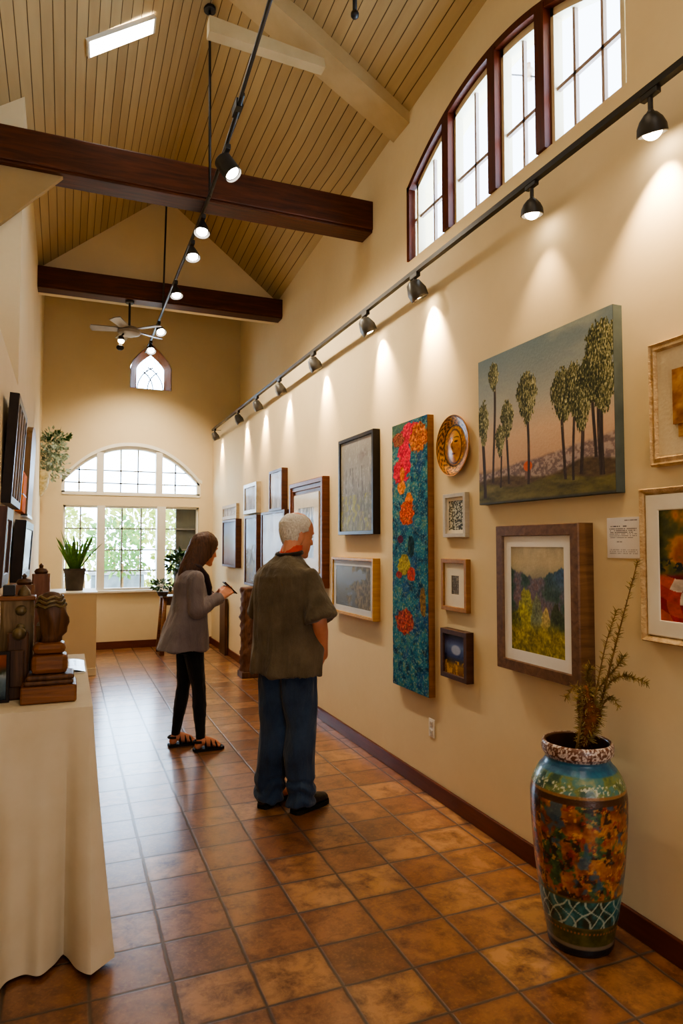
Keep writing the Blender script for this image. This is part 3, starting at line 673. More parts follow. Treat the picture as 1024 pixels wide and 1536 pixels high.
framed('framed_market_painting', 'red and ochre painting in gilt frame with white liner, lower right edge', 'picture', ((958, 735, 963), (1050, 723, 973)), .05, .028, GOLDC, art_market, (170, 170), .0, glass=False, inner=(.062, MATB), prof=[(0, 0), (0, .8), (.2, 1), (.6, .85), (1, .55), (1, 0)])
# ---- typed paper label: lines too small to read
t, w, h = wall_pic('wall_sign', 'white typed information sheet pinned on the wall beside the gilt frame', 'label', ((910, 777, 836), (959, 775, 839)), .006)
bm = BM(); box(bm, 0, w, 0, h, 0, .005); obj('sheet', bm, mottled('white_paper', s8(226, 220, 218), s8(234, 229, 226), 5, .7), t)
def art_text(U, V):
    C = np.ones(U.shape + (3,)) * C8(226, 220, 218)
    rows = [(.94, .55, .95, .6)] + [(.79, .08, .62, .9)] + [(.73 - .045 * k, .07, .93 - .12 * (k % 3 == 2), .55) for k in range(6)] + [(.40, .3, .5, .5)] + [(.2 - .045 * k, .07, .95, .3) for k in range(3)]
    for v, a, b, s in rows: C = lay(C, (np.abs(V - v) < .013) * (U > a) * (U < b) * (vn(U * 46, V * 0 + v * 99, 3) > .3) * s, C8(70, 66, 76))
    return C
painted('typed_text', art_text, 120, 110, flat(.002, .002, w - .002, h - .002, .0056), PAPERM, t, world=False)
# ---- wall outlet
p = onx(648, 1092, XR)
t = thing('wall_outlet', 'white electrical outlet low on the wall under the textile panel', 'outlet', M=Matrix(((0, 0, -1, XR), (-1, 0, 0, p.y + .035), (0, 1, 0, p.z - .057), (0, 0, 0, 1))))
bm = BM(); box(bm, 0, .07, 0, .115, 0, .006, bev=.002); obj('cover_plate', bm, WHITE, t)
for y in (.03, .085):
    bm = BM(); box(bm, .018, .052, y - .017, y + .017, .005, .009, bev=.004); o = obj('socket', bm, mottled('ivory_plastic', s8(206, 198, 184), s8(214, 206, 194), 9, .4), t)
    bm = BM(); box(bm, .026, .029, y - .006, y + .008, .0088, .0095); box(bm, .041, .044, y - .006, y + .008, .0088, .0095); obj('slot', bm, BLACK, o)

# ================================================================== LEFT WALL PICTURES (hung leaning out at the top)
def left_pic(kind, label, cat, un, vt, vb, uf, d, lean, group=None, zb=None):
    """un: pixel of the near front edge, uf: far front edge; vt, vb: top and bottom at the near edge"""
    x = XL + d; A = onx(un, vt, x); B = onx(un, vb, x); Cc = onx(uf, vt, x)
    z0 = B.z if zb is None else zb; h = A.z - z0; w = Cc.y - A.y
    R = Matrix(((0, 0, 1, XL), (1, 0, 0, A.y), (0, 1, 0, z0), (0, 0, 0, 1)))
    t = thing(kind, label, cat, group=group, M=R @ Matrix.Rotation(lean, 4, 'X'))
    return t, w, h
DKF = mottled('near_black_frame', s8(24, 16, 12), s8(42, 30, 24), 6, .4)
t, w, h = left_pic('framed_wood_relief', 'big dark-sided frame of grey vertical wood strips, highest on the left wall', 'picture', 20, 588, 757, 34, .055, .055)
bm = BM(); frame_bars(bm, w, h, .05, 0, .055); obj('frame', bm, DKF, t)
GW = FR('weathered_grey_strip', (112, 92, 70), (160, 140, 114), 'Y', 4, .7, .6)
bm = BM(); box(bm, .03, w - .03, .03, h - .03, .001, .03); obj('backing_board', bm, GW, t)
for k in range(7):
    a = .05 + (w - .1) * k / 7; bm = BM(); box(bm, a + .004, a + (w - .1) / 7 - .004, .05, h - .05, .03, .044 + .012 * (k % 2), bev=.004); obj('wood_strip', bm, GW, t)
t, w, h = left_pic('orange_glass_panel', 'narrow bright orange glass panel tucked behind the big strip frame', 'panel', 34, 706, 768, 39, .05, .03)
bm = BM(); box(bm, 0, w, 0, h, .001, .05, bev=.006); obj('panel_mount', bm, mottled('glowing_orange', s8(236, 110, 8), s8(255, 150, 20), 6, .8, .1), t)
bm = BM(); box(bm, -.005, w + .005, h * .42, h * .45, .001, .053); obj('seam', bm, SILV, t)
t, w, h = left_pic('carved_plank', 'tall weathered plank with a rounded top on the left wall', 'plank', 43.5, 632, 775, 50, .05, .04)
bm = BM(); prism(bm, [(0, 0), (w, 0)] + [(w / 2 + w / 2 * math.cos(PI * i / 12), h - w * .18 + w * .18 * math.sin(PI * i / 12)) for i in range(13)], 'z', .002, .05); obj('board', bm, FR('weathered_plank', (120, 92, 58), (160, 130, 92), 'Y'), t)
bm = BM(); box(bm, 0, w, -.012, .012, .002, .056); obj('metal_mount', bm, mottled('blue_grey_metal', s8(120, 140, 160), s8(180, 190, 196), 5, .3, .5, metal=.6), t)
t, w, h = left_pic('framed_mirror', 'dark framed panel with silver face, right above the wood blocks', 'picture', 34, 779, 872, 46, .075, .06)
bm = BM(); frame_bars(bm, w, h, .06, 0, .075); obj('frame', bm, DKF, t)
bm = BM(); box(bm, .05, w - .05, .05, h - .05, .001, .066); obj('face', bm, mottled('dull_silver', s8(96, 88, 80), s8(170, 164, 156), 7, .25, .5, metal=.5), t)
t, w, h = left_pic('framed_picture', 'dark brown framed panel below the big strip frame at the left edge', 'picture', 5, 758, 880, 15, .06, .05)
bm = BM(); frame_bars(bm, w, h, .07, 0, .06); obj('frame', bm, FR('plum_brown_wood', (70, 46, 40), (110, 80, 70), 'Y'), t)
bm = BM(); box(bm, .06, w - .06, .06, h - .06, .001, .045); obj('face', bm, mottled('umber_panel', s8(96, 74, 66), s8(150, 128, 116), 5, .35, .5), t)
# ================================================================== TRACKS AND LAMPS
WARMC, COOLC = (1.0, 0.72, 0.40), (1.0, 0.86, 0.68)
def kelvin_light(name, loc, energy, col, size, blend, parent, aim, rad=0.03):
    ld = bpy.data.lights.new(name, 'SPOT'); ld.energy = energy; ld.color = col; ld.spot_size = math.radians(size); ld.spot_blend = blend; ld.shadow_soft_size = rad
    o = bpy.data.objects.new(name, ld); COL.objects.link(o); o.parent = parent
    o.matrix_local = Matrix.Translation(loc) @ Vector(aim).to_track_quat('-Z', 'Y').to_matrix().to_4x4(); return o
TX, TZ = 2.04, 3.325
t = thing('light_track', 'long straight black lighting track running along the right wall', 'light track', (TX, 5, TZ))
bm = BM(); box(bm, TX - .015, TX + .015, -1.5, 10.25, TZ - .014, TZ + .014); obj('rail', bm, BLACK, t, world=True)
for y in (-1.0, 10.2):
    bm = BM(); box(bm, TX + .005, XR + .002, y - .003, y + .003, TZ - .006, TZ + .0); obj('bracket', bm, BLACK, t, world=True)
CX, CZ = 1.045, 4.445
ca = ony(355, 165, 4.48); cb = ony(405, 0, 3.45)
t = thing('light_track', 'black lighting track hanging under the beams below the ridge', 'light track', (CX, 6, CZ))
bm = BM(); tube(bm, [(ca.x, 4.30, ca.z), (CX, 5.4, CZ + .02), (CX, 10.3, CZ)], .017, 4); obj('rail', bm, BLACK, t, world=True)
bm = BM(); tube(bm, [ca + (cb - ca) * 3.2, cb, ca], .015, 4); obj('rail', bm, BLACK, t, world=True)
bm = BM(); box(bm, ca.x - .024, ca.x + .024, ca.y - .09, ca.y + .05, ca.z - .03, ca.z + .03); obj('joint_box', bm, BLACK, t, world=True)
for y, xx in ((5.45, None), (8.40, None)):
    zt = ridge(y).z - .02 if y < 6 else ridge(y).z - .05
    bm = BM(); tube(bm, [(CX, y, CZ), (ridge(y).x - .01, y, zt)], .011, 6); obj('hanger_rod', bm, BLACK, t, world=True)
    bm = BM(); lathe(bm, [(.05, -.03), (.05, 0)], 12, c=(ridge(y).x - .01, y, zt)); obj('canopy', bm, BLACK, t, world=True)
LENS_W = emit('warm_lamp_lens', (1.0, .80, .52), 26.0); LENS_C = emit('white_lamp_lens', (1.0, .93, .82), 26.0)
LAMPB = mottled('lamp_black', s8(30, 27, 25), s8(50, 46, 42), 12, .4, .45)
LAMPG = mottled('lamp_grey_back', s8(66, 62, 58), s8(90, 86, 80), 12, .35, .5)
def lamp(label, top, aim, s=1.0, kind='can', drop=.10, lens=LENS_W, group=None, energy=0, col=WARMC, size=70, showlens=True, track='R'):
    """top: point on the track; aim: where the light looks. Parts hang below in world axes."""
    t = thing('track_lamp', label, 'lamp', top, group=group)
    bm = BM(); box(bm, -.016 * s, .016 * s, -.05 * s, .05 * s, -.045 * s, -.012 * s, bev=.004); obj('adapter', bm, LAMPB, t)
    j = Vector((0, 0, -drop * s)); a = Vector(aim).normalized()
    bm = BM(); tube(bm, [(0, 0, -.03 * s), j], .012 * s, 8); ball(bm, j, .02 * s, 8); o = obj('stem', bm, LAMPB, t, smooth=True)
    x = a.orthogonal().normalized(); y = a.cross(x); M = Matrix(((x.x, y.x, a.x, 0), (x.y, y.y, a.y, 0), (x.z, y.z, a.z, 0), (0, 0, 0, 1)))
    M = Matrix.Translation(j + a * .0) @ M
    bm = BM()
    if kind == 'can':      # bell-shaped head
        lathe(bm, [(.012, -.01), (.03, 0), (.052, .025), (.066, .055), (.07, .09), (.064, .092), (.06, .06), (.0, .058)], 20, cap=False)
    elif kind == 'cone':
        lathe(bm, [(.014, -.02), (.022, .0), (.045, .05), (.062, .10), (.058, .101), (.05, .07), (0, .068)], 20, cap=False)
    elif kind == 'drum':   # large cylinder head
        lathe(bm, [(.0, -.06), (.05, -.055), (.06, -.045), (.06, .085), (.055, .086), (.052, .05), (0, .048)], 20, cap=False)
    else:                  # four-sided tapered head
        lathe(bm, [(.03, -.05), (.05, -.035), (.072, .03), (.066, .085), (.06, .086), (.055, .05), (0, .045)], 4, cap=False)
    bm.transform(M @ Matrix.Scale(s, 4)); obj('lamp_head', bm, LAMPG if kind == 'box' else LAMPB, t, smooth=(kind != 'box'))
    bm = BM(); 
    if kind == 'can': ball(bm, (0, 0, .075), .045, 12, sc=(1, 1, .9))
    elif kind == 'cone': ball(bm, (0, 0, .085), .042, 10, sc=(1, 1, .6))
    else: lathe(bm, [(.0, .066), (.045, .066), (.045, .07), (0, .072)], 16, cap=False)
    bm.transform(M @ Matrix.Scale(s, 4)); obj('bulb', bm, lens, t, smooth=True)
    if energy: kelvin_light('lamp_light', j + a * .125 * s, energy, col, size, .85, t, a)
    return t
RP = [(975, 148), (797, 270), (622, 408), (548, 466), (470, 526), (419, 568), (385, 594), (357, 615), (322, 642)]
RL = ['round black track lamp nearest the camera, lit, at the upper right', 'lit round black track lamp just below the arched wood window', 'dark diamond-shaped track lamp above the textile panel, third from the right',
      'dark angular track lamp above the black framed abstract', 'small dark track lamp above the stepped wood frame', 'small dark track lamp fourth from the far end of the wall track',
      'small dark track lamp third from the far end of the wall track', 'small dark track lamp second from the far end of the wall track', 'farthest dark lamp at the very end of the wall track']
RA = [(.32, .2, -1), (.1, .12, -1), (.5, -.1, -1), (.5, -.2, -1), (.5, -.1, -1), (.5, .1, -1), (.5, .1, -1), (.5, -.1, -1), (.5, .0, -1)]
RE = [46, 12, 95, 85, 70, 60, 70, 70, 60]
for k, (p, l, a, e) in enumerate(zip(RP, RL, RA, RE)):
    P = onx(*p, TX)
    lamp(l, (TX, P.y, TZ), a, .92 if k > 1 else (.82 if k == 0 else .78), 'can' if k < 2 else 'box', .12 if k < 2 else .11, LENS_W, 'lamps along the right wall track', e, WARMC, 78, track='R')
# the lamps of the central track
CP = [(350, 185, 'drum', (.45, -.35, -.8), 'large black drum lamp on the hanging track, nearest of its row'), (304, 300, 'cone', (-.1, -.3, -1), 'cone lamp of the hanging track in front of the nearer beam'),
      (288, 345, 'cone', (.05, -.3, -1), 'cone lamp of the hanging track just below the nearer beam'), (263, 425, 'cone', (.1, -.25, -1), 'cone lamp of the hanging track in front of the farther beam'),
      (238, 478, 'cone', (.2, -.5, -.8), 'small lit lamp of the hanging track under the farther beam'), (226, 503, 'cone', (.0, -.5, -.8), 'last small lit lamp of the hanging track, above the pointed window')]
CE = [80, 70, 70, 70, 105, 105]
for (u, v, kd, a, l), e in zip(CP, CE):
    if kd == 'drum': P = ca + (Vector((CX, 5.4, CZ + .02)) - ca) * .35
    else: P = onx(u, v, CX); P.x = CX; P.z = CZ
    top = (P.x, P.y, P.z - (.03 if kd == 'drum' else 0)); t = lamp(l, top, a, 1.15, kd, .13 if kd == 'drum' else .06, LENS_C, 'lamps of the hanging track', 0)
    kelvin_light('lamp_light', Vector((0, 0, -.28)), e, (1.0, .84, .62), 120, 1.0, t, (.62, -.12, -1) if e < 85 else (-.1, .62, -1.5), .05)

# ---- ceiling fan
fp = ony(190, 492, 8.36); ft = Vector((fp.x, 8.36, 4.60))
bt = ony(197, 455, 8.56)
fy = 8.56; fx, fz = ony(190, 497, fy).x + .03, ony(190, 497, fy).z
t = thing('ceiling_fan', 'pale grey ceiling fan on a short dark rod under the farther beam', 'fan', (fx, fy, fz))
bm = BM(); tube(bm, [(fx, fy, fz + .02), (fx, fy, 4.58)], .014, 8); lathe(bm, [(.05, -.03), (.055, 0)], 12, c=(fx, fy, 4.575)); obj('downrod', bm, BLACK, t, world=True)
FANG = mottled('fan_grey', s8(120, 112, 104), s8(142, 134, 124), 6, .45)
bm = BM(); lathe(bm, [(.02, .07), (.09, .05), (.14, .0), (.13, -.03), (.06, -.06), (0, -.06)], 28, c=(fx, fy, fz)); obj('motor_housing', bm, FANG, t, world=True, smooth=True)
for k in range(5):
    a = .5 + 2 * PI * k / 5; bm = BM(); M = Matrix.Translation((fx, fy, fz + .02)) @ Matrix.Rotation(a, 4, 'Z') @ Matrix.Rotation(.22, 4, 'X')
    prism(bm, [(.10, -.03), (.16, -.055), (.44, -.075), (.46, 0), (.44, .06), (.16, .05), (.10, .03)], 'z', -.005, .005); bm.transform(M); obj('blade', bm, FANG, t, world=True)
p = ony(181, 512, fy)
bm = BM(); tube(bm, [(fx - .06, fy - .04, fz - .03), (p.x, fy - .06, p.z + .04)], .012, 6); lathe(bm, [(.02, .05), (.035, .03), (.035, -.0)], 12, c=(p.x, fy - .06, p.z)); obj('spot_arm', bm, BLACK, t, world=True)
bm = BM(); ball(bm, (p.x, fy - .06, p.z - .01), .036, 10); obj('bulb', bm, LENS_W, t, world=True, smooth=True)
bm = BM(); ball(bm, (p.x - .01, fy - .06, p.z - .095), .045, 10, sc=(1, 1, .8)); tube(bm, [(p.x, fy - .06, p.z), (p.x - .01, fy - .06, p.z - .08)], .01, 6); obj('spot_cap', bm, BLACK, t, world=True, smooth=True)
# ---- rod with a ball end at the top of the frame
p = ony(532, 22, 4.1); zt = 5.9
t = thing('hanging_rod', 'short black ceiling rod with a ball end at the top edge', 'rod', tuple(p))
s_ = (ridge(4.1).z - eave(4.1)) / (XU - ridge(4.1).x); zt = ridge(4.1).z - s_ * (p.x - ridge(4.1).x)
bm = BM(); tube(bm, [p, (p.x, p.y, zt)], .017, 8); obj('rod', bm, BLACK, t, world=True); bm = BM(); ball(bm, p, .03, 10); obj('ball_end', bm, BLACK, t, world=True, smooth=True)
# ---- skylight strip on the left slope, its daylight put in as a glowing pane
def onslope(u, v):
    d = ray(u, v); y = 5.6
    for _ in range(6):
        k = (ridge(y).z - eave(y)) / (ridge(y).x - XL); c = eave(y) - k * XL
        tt = (c - CAM.z) / (d.z - k * d.x); P = CAM + d * tt; y = P.y
    return P, k
Q = [onslope(*p)[0] for p in ((132, 58), (229, 24), (227, 46), (133, 82))]; kk = onslope(180, 50)[1]
n_ = Vector((kk, 0, -1)).normalized(); c_ = sum(Q, Vector()) / 4
t = thing('skylight_strip', 'long glowing white skylight strip in the left plank slope', 'skylight', tuple(c_))
bm = BM(); q(bm, [p + n_ * .022 for p in Q]); obj('diffuser', bm, emit('panel_glow', (1, .95, .84), 16), t, world=True)
bm = BM()
for i in range(4):
    a, b = Q[i], Q[(i + 1) % 4]; oa, ob = c_ + (a - c_) * 1.06, c_ + (b - c_) * 1.06
    q(bm, [a + n_ * .024, b + n_ * .024, ob + n_ * .024, oa + n_ * .024]); q(bm, [oa + n_ * .024, ob + n_ * .024, ob - n_ * .01, oa - n_ * .01])
obj('frame', bm, WHITE, t, world=True)

# ================================================================== FURNITURE
CLOTH = Mat('ivory_tablecloth'); o_ = CLOTH.obj()
CLOTH.bs(col=CLOTH.ramp(CLOTH.noise(o_, 5, 4), [(.3, s8(216, 202, 174)), (.7, s8(226, 214, 190))]), rough=.85, spec=.1, nor=CLOTH.bump(CLOTH.noise(o_, 260, 2), .15, .002))
tbz = .95; tx0, tx1, ty0, ty1 = XL + .03, .105, 2.80, 4.15
t = thing('display_table', 'display table hidden under the floor-length ivory cloth', 'table', (-.13, 3.4, 0))
bm = BM(); box(bm, tx0 + .02, tx1 - .03, ty0 + .03, ty1 - .03, tbz - .03, tbz - .004); obj('tabletop', bm, wood('plain_tabletop', s8(150, 110, 70), s8(180, 140, 96), 'Y'), t, world=True)
for x in (tx0 + .08, tx1 - .17):
    for y in (ty0 + .2, ty1 - .2):
        bm = BM(); box(bm, x - .02, x + .02, y - .02, y + .02, 0, tbz - .03); obj('leg', bm, BASEW, t, world=True)
# cloth: rounded rectangle skirt with folds that deepen to the floor
def cloth():
    bm = BM(); per = []
    def side(a, b, n): return [(a[0] + (b[0] - a[0]) * i / n, a[1] + (b[1] - a[1]) * i / n) for i in range(n)]
    c = [(tx0, ty0), (tx1, ty0), (tx1, ty1), (tx0, ty1)]
    per = side(c[0], c[1], 60) + side(c[1], c[2], 90) + side(c[2], c[3], 40) + side(c[3], c[0], 60)
    N = len(per); nz = 30; rows = []
    cx, cy = (tx0 + tx1) / 2, (ty0 + ty1) / 2
    for j in range(nz + 1):
        tdn = j / nz; row = []
        for i, (x, y) in enumerate(per):
            nx_ = 1 if 60 <= i < 150 else (-1 if i >= 190 else 0); ny_ = -1 if i < 60 else (1 if 150 <= i < 190 else 0)
            s = i * .042
            f = .35 * math.sin(s * 5.2 + .6) + .3 * math.sin(s * 8.1 + 1.4) + .2 * math.sin(s * 13.0)
            d = tdn ** 1.2 * (.030 + .034 * f)
            # strong corner folds front-right and front-left
            dc = math.hypot(x - tx1, y - ty0); k = math.exp(-(dc / .075) ** 2)
            dv = math.exp(-((x - (tx1 - .085)) / .024) ** 2) * (1 if ny_ == -1 else 0)
            d += tdn ** 1.1 * (.03 * k) - tdn * .075 * dv
            ox, oy = nx_ * d, ny_ * d
            if k > .3: ox += tdn ** 1.1 * .012 * k; oy -= tdn ** 1.1 * .05 * k
            dl = math.exp(-((x + .235) / .045) ** 2) * (1 if ny_ == -1 else 0); oy -= tdn ** .8 * .20 * dl
            xx = max(tx0 - .005, x + ox)
            z = tbz + .004 - (tbz - .012 - .02 * abs(f) * 0) * tdn
            if j == 0: z = tbz + .004
            row.append(bm.verts.new((xx, y + oy, max(.010 + .012 * (1 + math.sin(s * 3)) * 0.5, z))))
        rows.append(row)
    for A, B in zip(rows, rows[1:]):
        for i in range(N): bm.faces.new((A[i], A[(i + 1) % N], B[(i + 1) % N], B[i]))
    bm.faces.new(rows[0])
    return bm
o = obj('tablecloth', cloth(), CLOTH.m, smooth=True); tag(o, 'ivory floor-length tablecloth falling in folds from the display table', 'tablecloth')

DW = FR('dark_carved_wood', (60, 38, 24), (120, 82, 52), 'Z', 3, .45, .6); DW2 = FR('warm_carved_wood', (98, 58, 28), (158, 102, 54), 'X', 3, .4, .5); GREYW = FR('grey_driftwood', (96, 78, 54), (160, 134, 98), 'Z', 3, .6, .8)
PATINA = mottled('green_patina_bronze', s8(70, 58, 40), s8(134, 116, 78), 16, .4, .5, .5, 60, metal=.35)
# ---- carved head on stepped plinth
hb = onz(71, 1052, tbz); hx, hy = -.055, 2.99
t = thing('wooden_bust', 'dark carved wooden head on a stacked block plinth at the table front', 'sculpture', (hx, hy, tbz + .005))
def sq(bm, w0, w1, z0, z1, cx=0, cy=0, bev=.008): box(bm, hx + cx - w0 / 2, hx + cx + w0 / 2, hy + cy - w1 / 2, hy + cy + w1 / 2, z0, z1, bev=bev)
Z = tbz + .005
bm = BM(); sq(bm, .205, .17, Z, Z + .068); obj('base_block', bm, DW2, t, world=True)
bm = BM(); sq(bm, .18, .15, Z + .068, Z + .088); sq(bm, .175, .145, Z + .088, Z + .108, .005); obj('plinth_step', bm, DW, t, world=True)
bm = BM(); sq(bm, .135, .12, Z + .108, Z + .185, 0, 0, .02); obj('plinth_block', bm, DW2, t, world=True)
bm = BM(); sq(bm, .122, .11, Z + .185, Z + .232, -.002, 0, .022); obj('plinth_cushion', bm, DW2, t, world=True)
bm = BM(); prof = [(.052, 0), (.048, .01), (.042, .028), (.046, .04)]
rings = []
hp = [(-.0, .0, .043, .04), (.004, .018, .038, .036), (.008, .034, .045, .042), (.01, .055, .05, .046), (.012, .075, .051, .048), (.012, .095, .053, .05), (.008, .115, .055, .052), (.004, .135, .054, .05), (.002, .150, .048, .046), (.0, .165, .046, .046), (.0, .18, .04, .04), (.0, .194, .028, .028), (0, .2, .01, .01)]
for ox, z, ra, rb in hp:
    ring = []
    for i in range(40):
        a = 2 * PI * i / 40; r = 1 + .06 * math.sin(5 * a + z * 40) + .05 * mnoise.noise(Vector((math.cos(a) * 2, math.sin(a) * 2, z * 30)))
        fx_ = math.cos(a)
        if fx_ > .6: r *= 1 + (fx_ - .6) * 2.5 * (.34 * math.exp(-((z - .084) / .010) ** 2) - .14 * math.exp(-((z - .108) / .008) ** 2) + .12 * math.exp(-((z - .124) / .008) ** 2) + .16 * math.exp(-((z - .060) / .006) ** 2) - .10 * math.exp(-((z - .069) / .004) ** 2) - .10 * math.exp(-((z - .049) / .005) ** 2) + .14 * math.exp(-((z - .034) / .010) ** 2))
        ring.append((hx + ox + ra * r * math.cos(a), hy + rb * r * math.sin(a), Z + .232 + z))
    rings.append([Vector(p) for p in ring])
skin_rings(bm, rings); obj('head', bm, DW, t, world=True, smooth='all')
bm = BM()
for k in range(3):
    zz = Z + .232 + .145 + .016 * k; tube(bm, [Vector((hx + (.056 - .006 * k) * math.cos(2 * PI * i / 20), hy + (.054 - .006 * k) * math.sin(2 * PI * i / 20), zz + .006 * math.sin(i * 1.7))) for i in range(21)], .006, 6)
obj('headband', bm, PATINA, t, world=True, smooth=True)
# ---- weathered posts and carvings behind
def post(label, x, y, w, d, h, mats, top, name='carved_post', rz=0.0):
    t = thing(name, label, 'sculpture', (x, y, tbz + .005), rz, group='carved posts on the table'); bm = BM()
    rings = []; nz = 22
    for j in range(nz + 1):
        z = h * j / nz; rg = []
        for i in range(20):
            a = 2 * PI * i / 20; sx = max(-1, min(1, 1.35 * math.cos(a))); sy = max(-1, min(1, 1.35 * math.sin(a)))
            r = 1 + .05 * mnoise.noise(Vector((sx * 3 + x * 9, sy * 3, z * 14)))
            rg.append(Vector((w / 2 * sx * r, d / 2 * sy * r, z)))
        rings.append(rg)
    skin_rings(bm, rings, cap=True); obj('shaft', bm, mats, t, smooth=True)
    top(t, w, d, h); return t
def top_face(t, w, d, h):
    bm = BM(); box(bm, -w * .55, w * .55, -d * .55, d * .4, h - .01, h + .008, bev=.004); obj('cap', bm, DW2, t)
    for zz, r in ((h - .05, .022), (h - .12, .017)):
        bm = BM(); ball(bm, (w * .12, -d / 2 - .002, zz), r, 10, sc=(1, .7, 1)); obj('carved_knob', bm, PATINA, t, smooth=True)
    bm = BM(); box(bm, -w * .46, -w * .1, -d * .2, d * .2, h + .008, h + .052, bev=.003); obj('dark_block', bm, BLACK, t)
    bm = BM(); lathe(bm, [(.028, 0), (.022, .02), (.008, .04), (0, .044)], 10, c=(w * .18, 0, h + .008)); obj('finial', bm, PATINA, t, smooth=True)
def top_knob(t, w, d, h):
    bm = BM(); lathe(bm, [(w * .34, 0), (w * .4, .012), (w * .3, .026), (w * .1, .03), (w * .13, .044), (0, .056)], 14, c=(0, 0, h)); obj('finial', bm, DW, t, smooth=True)
def top_dome(t, w, d, h):
    bm = BM(); ball(bm, (0, 0, h), w * .5, 12, sc=(1, 1, .95)); obj('domed_cap', bm, mottled('dull_silver_cap', s8(120, 118, 110), s8(176, 174, 168), 9, .3, .5, metal=.5), t, smooth=True)
post('broad grey driftwood post with carved knobs and a dark block on top', -.185, 3.16, .125, .12, .40, GREYW, top_face)
post('slim dark post with a silvery domed cap beside the carved head', -.088, 3.10, .045, .045, .285, GREYW, top_dome)
post('tall reddish post with a small lidded finial, farthest of the carved posts', -.12, 3.85, .085, .09, .47, FR('reddish_post', (100, 62, 46), (150, 104, 80), 'Z'), top_knob)
post('carved reddish post with lidded top directly behind the driftwood post', -.185, 3.58, .09, .09, .43, FR('reddish_post_worn', (104, 66, 46), (154, 110, 80), 'Z'), top_knob)
# dark carved panel in front-left and a small framed picture propped at the frame edge
t = thing('carved_slab', 'flat dark carved slab standing in front of the driftwood post', 'sculpture', (-.165, 3.03, tbz + .005))
bm = BM(); box(bm, -.215, -.135, 3.02, 3.06, Z, Z + .27, bev=.008); box(bm, -.205, -.15, 3.012, 3.03, Z + .05, Z + .2, bev=.006); obj('slab', bm, DW, t, world=True)
bm = BM(); ball(bm, (-.17, 3.01, Z + .265), .026, 10); obj('carved_boss', bm, PATINA, t, world=True, smooth=True)
def art_small(U, V): return grad(V + .3 * (fbm(U * 4, V * 5, 3) - .5), [(0, (40, 50, 56)), (.35, (96, 116, 128)), (.55, (150, 160, 166)), (.62, (54, 60, 36)), (.8, (120, 60, 30)), (1, (150, 80, 40))])
t = thing('propped_picture', 'small picture of red and grey tones propped up at the left edge of the table', 'picture', (-.28, 2.95, Z), 0)
t.matrix_basis = Matrix.Translation((-.345, 3.0, Z)) @ Matrix.Rotation(PI / 2, 4, 'X'); bm = BM(); frame_bars(bm, .145, .2, .012, 0, .015); obj('frame', bm, DKF, t)
painted('artwork', art_small, 24, 30, flat(.01, .01, .135, .19, .01), PAINTM, t, world=False); bm = BM(); box(bm, .006, .139, .006, .194, 0.0, .006); obj('backing_board', bm, DKF, t)
# brochure
t = thing('brochure', 'glossy grey and white brochure lying open on the ivory tablecloth', 'brochure', (.03, 3.75, Z))
def art_bro(U, V):
    C = np.ones(U.shape + (3,)) * C8(206, 210, 214); C = lay(C, ((U > .1) & (U < .8) & (V > .35) & (V < .85)) * 1.0, C8(150, 146, 142)); C = lay(C, ((U > .2) & (U < .7) & (V > .4) & (V < .75) & (fbm(U * 9, V * 12, 4) > .5)) * 1.0, C8(110, 80, 66)); return C
BROM = vcol('glossy_print', .2, .5)
painted('cover', art_bro, 24, 30, lambda U, V: (-.035 + .13 * U, 3.52 + .34 * V, Z + .008 + .012 * np.abs(np.sin(U * 3.1)) + 0 * V), BROM, t)
bm = BM(); box(bm, -.033, .093, 3.522, 3.858, Z + .0005, Z + .006); obj('pages', bm, WHITE, t, world=True)

# ---- white pedestal with the potted aloe
pz = 1.0; t = thing('pedestal', 'tall cream painted pedestal by the back window, carrying a potted plant', 'pedestal', (.1, 9.05, 0))
bm = BM(); box(bm, -.27, .35, 8.70, 9.45, .0, pz - .02, bev=.004); obj('body', bm, WALL, t, world=True)
bm = BM(); box(bm, -.285, .36, 8.685, 9.465, pz - .02, pz, bev=.004); obj('top', bm, WHITE, t, world=True)
bm = BM(); box(bm, -.278, .356, 8.692, 9.458, 0, .09, bev=.004); obj('plinth', bm, TRIMC, t, world=True)
LEAF = mottled('green_leaf', s8(44, 84, 30), s8(96, 140, 56), 14, .5, .3); LEAFD = mottled('dark_green_leaf', s8(28, 56, 30), s8(62, 98, 50), 14, .5, .3); LEAFP = mottled('silvery_leaf', s8(104, 124, 96), s8(178, 190, 172), 12, .5, .3)
POTM = mottled('dark_clay_pot', s8(58, 50, 44), s8(84, 74, 64), 8, .55)
def leafblade(bm, base, d, L, w, bend, tw=0, n=7):
    d = Vector(d).normalized(); side = d.cross(Vector((0, 0, 1))); side = side.normalized() if side.length > .01 else Vector((1, 0, 0))
    side = Matrix.Rotation(tw, 3, d) @ side; prev = None; p = Vector(base)
    for i in range(n + 1):
        f = i / n; ww = w * (math.sin(PI * min(1, .12 + .88 * f)) ** .6 if f < 1 else .02)
        up = side.cross(d) * (-.25 * ww)
        cur = [bm.verts.new(p - side * ww + up * -1), bm.verts.new(p), bm.verts.new(p + side * ww - up)]
        if prev:
            for k in (0, 1): bm.faces.new((prev[k], prev[k + 1], cur[k + 1], cur[k]))
        prev = cur; p = p + d * (L / n); d = (d + Vector((0, 0, -bend / n))).normalized()
px, py = ony(112, 860, 9.1).x, 9.1
t = thing('potted_plant', 'spiky green aloe-like plant in a dark round pot on the pedestal', 'plant', (px, py, pz))
bm = BM(); lathe(bm, [(.0, .004), (.10, .0), (.125, .24), (.135, .25), (.135, .275), (.12, .275), (.115, .24), (0, .235)], 24, c=(px, py, pz), cap=False); obj('pot', bm, POTM, t, world=True, smooth=True)
rg = random.Random(5); bm = BM()
